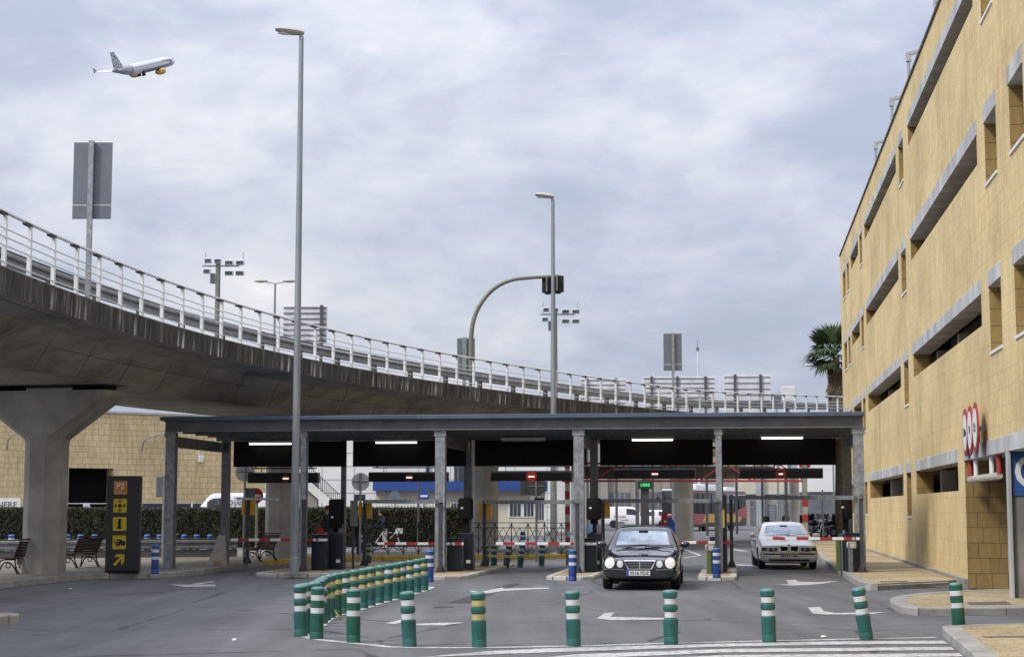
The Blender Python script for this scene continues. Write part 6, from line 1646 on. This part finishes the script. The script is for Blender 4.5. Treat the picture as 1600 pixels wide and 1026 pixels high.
# ------------------------------------------------------------------ palm
c = A(1306, 549, 100); r = empty('palm_tree', (c.x, c.y, 0), 0, 'fan palm with a shaggy skirt of dry fronds at the far corner of the garage', 'palm tree')
MB().tube([(0, 0, 0), (.1, 0, c.z * .5), (0, 0, c.z - .3)], .28, 12, True, .2).build('trunk', 'bark', r, True, local=True)
def fan(m, o, d, L, droop, n=17):
    """one fan leaf: a petiole and pleated blade segments"""
    d = d.normalized(); s = d.cross(Vector((0, 0, 1)));
    if s.length < .05: s = Vector((1, 0, 0))
    s.normalize(); u = s.cross(d)
    e = o + d * L * .45; m.tube([o, e], .025, 4, False)
    for k in range(n):
        a = -1.25 + 2.5 * k / (n - 1); q = (d * math.cos(a) + s * math.sin(a)).normalized(); l = L * .62 * (1 - .25 * abs(a) / 1.25) * random.uniform(.85, 1.1); sw = q.cross(u).normalized() * (.05 * L / 1.2)
        p1 = e + q * l * .6; p2 = e + q * l + Vector((0, 0, -droop * l * random.uniform(.5, 1.2)))
        m.add([e, p1 + sw, p2, p1 - sw], [(0, 1, 2, 3)])
gm, dm = MB(), MB(); o = Vector((0, 0, c.z - .2))
for i in range(46):
    a = random.uniform(0, 2 * PI); el = random.uniform(-.55, 1.35); fan(gm, o, Vector((math.cos(a) * math.cos(el), math.sin(a) * math.cos(el), math.sin(el))), random.uniform(1.6, 2.2), .35 if el < .6 else .1)
for i in range(54):
    a = random.uniform(0, 2 * PI); z = random.uniform(-2.3, -.2); fan(dm, o + Vector((0, 0, z)), Vector((math.cos(a) * .42, math.sin(a) * .42, -1)), random.uniform(.9, 1.4), .2, 11)
gm.build('crown', 'frond', r, local=True); dm.build('dry_skirt', 'frond_dry', r, local=True)
# ------------------------------------------------------------------ people
def person(loc, rz, label, joints, radii, edges, zones, head, hair=True):
    r = empty('person', loc, rz, label, 'person')
    me = bpy.data.meshes.new('body'); me.from_pydata(joints, edges, []); o = bpy.data.objects.new('body_tmp', me); COL.objects.link(o)
    md = o.modifiers.new('k', 'SKIN')
    for v, q in zip(me.skin_vertices[0].data, radii): v.radius = (q, q) if not isinstance(q, tuple) else q
    me.skin_vertices[0].data[0].use_root = True
    md.use_smooth_shade = True; o.modifiers.new('s', 'SUBSURF').levels = 1; o.modifiers['s'].render_levels = 1
    bpy.context.view_layer.update(); m2 = evaluated(o); bpy.data.objects.remove(o); m2.name = 'body'
    ks = list(dict.fromkeys(z_[1] for z_ in zones)); m2.materials.clear()
    for k in ks: m2.materials.append(MT[k])
    for p_ in m2.polygons:
        for fn, k in zones:
            if fn(p_.center): p_.material_index = ks.index(k); break
    ob = bpy.data.objects.new('body', m2); COL.objects.link(ob); ob.parent = r
    if hair:
        h = Vector(head); MB().ball(h + Vector((0, .025, .035)), .093, .105, .10, 14, 8).build('hair', 'hair', r, True, local=True)
    return r
J = [(0, 0, .95), (0, 0, 1.15), (0, -.01, 1.38), (0, -.02, 1.48), (0, -.04, 1.60), (0, -.05, 1.70),
     (.10, 0, .90), (.11, -.02, .50), (.11, .02, .09), (.12, -.12, .04), (-.10, 0, .90), (-.11, -.02, .50), (-.11, .02, .09), (-.12, -.12, .04),
     (.19, 0, 1.38), (.25, .02, 1.12), (.26, -.08, .88), (.26, -.12, .79), (-.19, 0, 1.38), (-.25, .02, 1.12), (-.26, -.08, .88), (-.26, -.12, .79)]
ED = [(0, 1), (1, 2), (2, 3), (3, 4), (4, 5), (0, 6), (6, 7), (7, 8), (8, 9), (0, 10), (10, 11), (11, 12), (12, 13), (2, 14), (14, 15), (15, 16), (16, 17), (2, 18), (18, 19), (19, 20), (20, 21)]
RA = [(.15, .12), (.15, .12), (.16, .115), .06, .095, .07, .095, .065, .05, .04, .095, .065, .05, .04, .065, .052, .04, .042, .065, .052, .04, .042]
def std(jk, tr):
    return [(lambda c_: c_.z > 1.50, 'skin'), (lambda c_: abs(c_.x) > .2 and c_.z < .86, 'skin'), (lambda c_: c_.z > .88, jk), (lambda c_: c_.z > .1, tr), (lambda c_: True, 'black')]
p = A(556, 800, 60.5); person((p.x, p.y, .146), 2.6, 'person in dark coat and dark trousers standing left of the yellow lamp boxes', J, RA, ED, std('cloth_black', 'cloth_black'), (0, -.05, 1.66))
J2 = [list(j) for j in J]; J2[15] = [.30, -.05, 1.12]; J2[16] = [.22, -.28, 1.02]; J2[17] = [.18, -.38, 1.0]
p = A(511, 800, 59); r = person((p.x, p.y, .146), 1.2, 'person in a black jacket with a red bag at the left ticket terminal', [tuple(j) for j in J2], RA, ED, std('cloth_black', 'cloth_navy'), (0, -.05, 1.66))
bag = empty('shoulder_bag', (p.x - .16, p.y - .22, 1.0), 0, 'red shoulder bag hanging on the person at the left ticket terminal', 'bag')
MB().box(0, 0, -.22, .26, .14, .36, 0, .05).build('pouch', 'cloth_red', bag, True, local=True); MB().tube([(-.1, 0, .12), (-.02, .06, .42), (.08, 0, .12)], .014, 6).build('strap', 'cloth_red', bag, local=True)
J3 = [list(j) for j in J]; 
for k, dz in ((1, .02), (2, .12), (3, .17), (4, .22), (5, .25)): J3[k][1] -= dz
J3[14][1] -= .12; J3[18][1] -= .12; J3[15] = [.27, -.25, 1.12]; J3[16] = [.22, -.48, 1.02]; J3[17] = [.2, -.56, 1.0]; J3[19] = [-.27, -.25, 1.12]; J3[20] = [-.22, -.48, 1.02]; J3[21] = [-.2, -.56, 1.0]
p = A(602, 800, 76); r = person((p.x, p.y, .0), -1.0, 'person in a navy jacket leaning over a bicycle in front of the hedge', [tuple(j) for j in J3], RA, ED, [(lambda c_: c_.z > 1.50, 'skin'), (lambda c_: c_.z > .9, 'cloth_navy'), (lambda c_: c_.z > .1, 'white_dirty'), (lambda c_: True, 'black')], (0, -.28, 1.66))
bc = empty('bicycle', (p.x + .15, p.y - .55, 0), .15, 'dark bicycle pushed by the person in the navy jacket', 'bicycle')
for x in (-.52, .52):
    w = MB().torus((x, 0, .34), (0, 1, 0), .315, .02, 24, 6).build('wheel', 'rubber', bc, True, local=True)
    m = MB()
    for k in range(8): m.bar((x, 0, .34), (x + .31 * math.cos(k * PI / 4), 0, .34 + .31 * math.sin(k * PI / 4)), .006, .006)
    m.build('spokes', 'alloy', w, local=True)
MB().tube([(-.52, 0, .34), (-.1, 0, .3), (-.2, 0, .82), (-.52, 0, .34)], .018, 6).tube([(-.1, 0, .3), (.36, 0, .78), (-.19, 0, .76)], .018, 6).tube([(.52, 0, .34), (.34, 0, .95)], .018, 6).build('frame', 'white', bc, local=True)
MB().tube([(.34, -.25, 1.02), (.33, 0, .95), (.34, .25, 1.02)], .014, 6).build('handlebar', 'iron', bc, local=True)
MB().box(-.2, 0, .84, .26, .14, .06, 0, .025).build('saddle', 'black', bc, True, local=True)
MB().box(.52, 0, .72, .3, .36, .26, 0, .03).build('basket', 'white', bc, local=True)
# ------------------------------------------------------------------ airliner
D = 590
fw = Vector((math.cos(math.radians(64.5)), math.sin(math.radians(64.5)), 0)); pit = math.radians(21)
fwd = (fw * math.cos(pit) + Vector((0, 0, math.sin(pit)))).normalized(); stb = fwd.cross(Vector((0, 0, 1))).normalized(); up = stb.cross(fwd)
roll = math.radians(1); stb, up = stb * math.cos(roll) - up * math.sin(roll), up * math.cos(roll) + stb * math.sin(roll)
tail = A(176.3, 116, D); Mx = Matrix(((stb.x, fwd.x, up.x, tail.x), (stb.y, fwd.y, up.y, tail.y), (stb.z, fwd.z, up.z, tail.z), (0, 0, 0, 1)))
r = empty('airliner', (0, 0, 0), 0, 'white twin-engine airliner with yellow engines and a dotted grey tail climbing away', 'airplane'); r.matrix_world = Mx
bpy.context.view_layer.update()
def fus(y0, y1, mt_, nm):
    prof = [(0, .25, 1.0), (1.2, .55, .95), (4, 1.0, .62), (8, 1.62, .22), (12, 1.95, .0), (30, 1.97, 0), (33, 1.85, -.05), (35.2, 1.5, -.2), (36.7, .9, -.42), (37.5, .3, -.58)]
    ys_ = [y0] + [p_[0] for p_ in prof if y0 < p_[0] < y1] + [y1]; n = 20; vs = []
    for y in ys_:
        for a, b in zip(prof, prof[1:]):
            if a[0] <= y <= b[0]: t = (y - a[0]) / (b[0] - a[0]); rr = a[1] + (b[1] - a[1]) * t; zc = a[2] + (b[2] - a[2]) * t
        for k in range(n): q = 2 * PI * k / n; vs.append((rr * math.cos(q), y, zc + rr * 1.03 * math.sin(q)))
    m = MB().add(vs, [(i * n + k, i * n + (k + 1) % n, (i + 1) * n + (k + 1) % n, (i + 1) * n + k) for i in range(len(ys_) - 1) for k in range(n)] + [tuple(range(n))[::-1], tuple((len(ys_) - 1) * n + k for k in range(n))])
    return m.build(nm, mt_, r, True, local=True)
fus(0, 2.5, 'plane_grey', 'tail_cone'); fus(2.5, 10.5, 'plane_dots', 'rear_fuselage'); fus(10.5, 37.5, 'plane_white', 'fuselage')
MB().plate([(1.2, 1.2), (6.6, 1.75), (2.6, 7.6), (.8, 7.6)], (-.16, 0, 0), (0, 1, 0), (0, 0, 1), .32).build('tail_fin', 'plane_dots', r, local=True)
def wing(s, root, tip, z0, z1, th0, th1, mt_, nm):
    (ya, yb), (yc, yd, x1) = root, tip; x0 = 1.5
    vs = [(s * x0, ya, z0 - th0 / 2), (s * x0, yb, z0 - th0 / 2), (s * x0, yb, z0 + th0 / 2), (s * x0, ya, z0 + th0 / 2), (s * x1, yc, z1 - th1 / 2), (s * x1, yd, z1 - th1 / 2), (s * x1, yd, z1 + th1 / 2), (s * x1, yc, z1 + th1 / 2)]
    return MB().add(vs, [(3, 2, 1, 0), (4, 5, 6, 7), (0, 1, 5, 4), (1, 2, 6, 5), (2, 3, 7, 6), (3, 0, 4, 7)]).build(nm, mt_, r, local=True)
for s in (-1, 1):
    w = wing(s, (15.2, 22.4), (11.4, 13.0, 17.0), -1.6, .7, .8 if s > 0 else .4, .22 if s > 0 else .08, 'plane_wing_shaded' if s > 0 else 'plane_white', 'wing')  # near wing coloured as if in shade, far wing left white
    MB().plate([(11.3, .2), (13.0, .9), (11.8, 2.1), (11.2, 2.1)], (s * 17.0, 0, 0), (0, 1, 0), (0, 0, 1), .1).build('winglet', 'plane_grey', w, local=True)
    wing(s, (2.0, 5.4), (.9, 2.3, 6.2), .9, 1.6, .25, .08, 'plane_white', 'tailplane')
    m = MB(); M_ = Matrix.Rotation(-PI / 2, 3, 'X'); m.lathe([(.55, 0), (.95, .9), (1.18, 2.2), (1.2, 3.6), (1.05, 4.6), (.85, 4.62), (.8, 3.8), (0, 3.8)], 18); m.v = [M_ @ v + Vector((s * 5.75, 17.6, -2.35)) for v in m.v]
    en = m.build('engine', 'plane_yellow', r, True, local=True)
    MB().box(s * 5.75, 19.5, -1.6, .3, 3.2, .8).build('pylon', 'plane_grey', en, local=True)
    for k in range(26): MB().box(s * 1.93, 11.5 + k * .88, .45, .1, .26, .36).build('window', 'sign_back', r, local=True)
    for k in range(2): MB().box(s * 1.0, 16.0 + k * .9, -3.0, .5, .7, 1.1).build('landing_gear', 'ink', r, local=True)
MB().box(0, 36.0, .5, 1.6, .9, .45, 0, .1).build('cockpit_glass', 'glass_dark', r, local=True)
lettering('aeronave', 1.3, 'sign_back', r.matrix_world @ Vector((1.99, 30.3, 1.0)), fwd, up, r, .02)
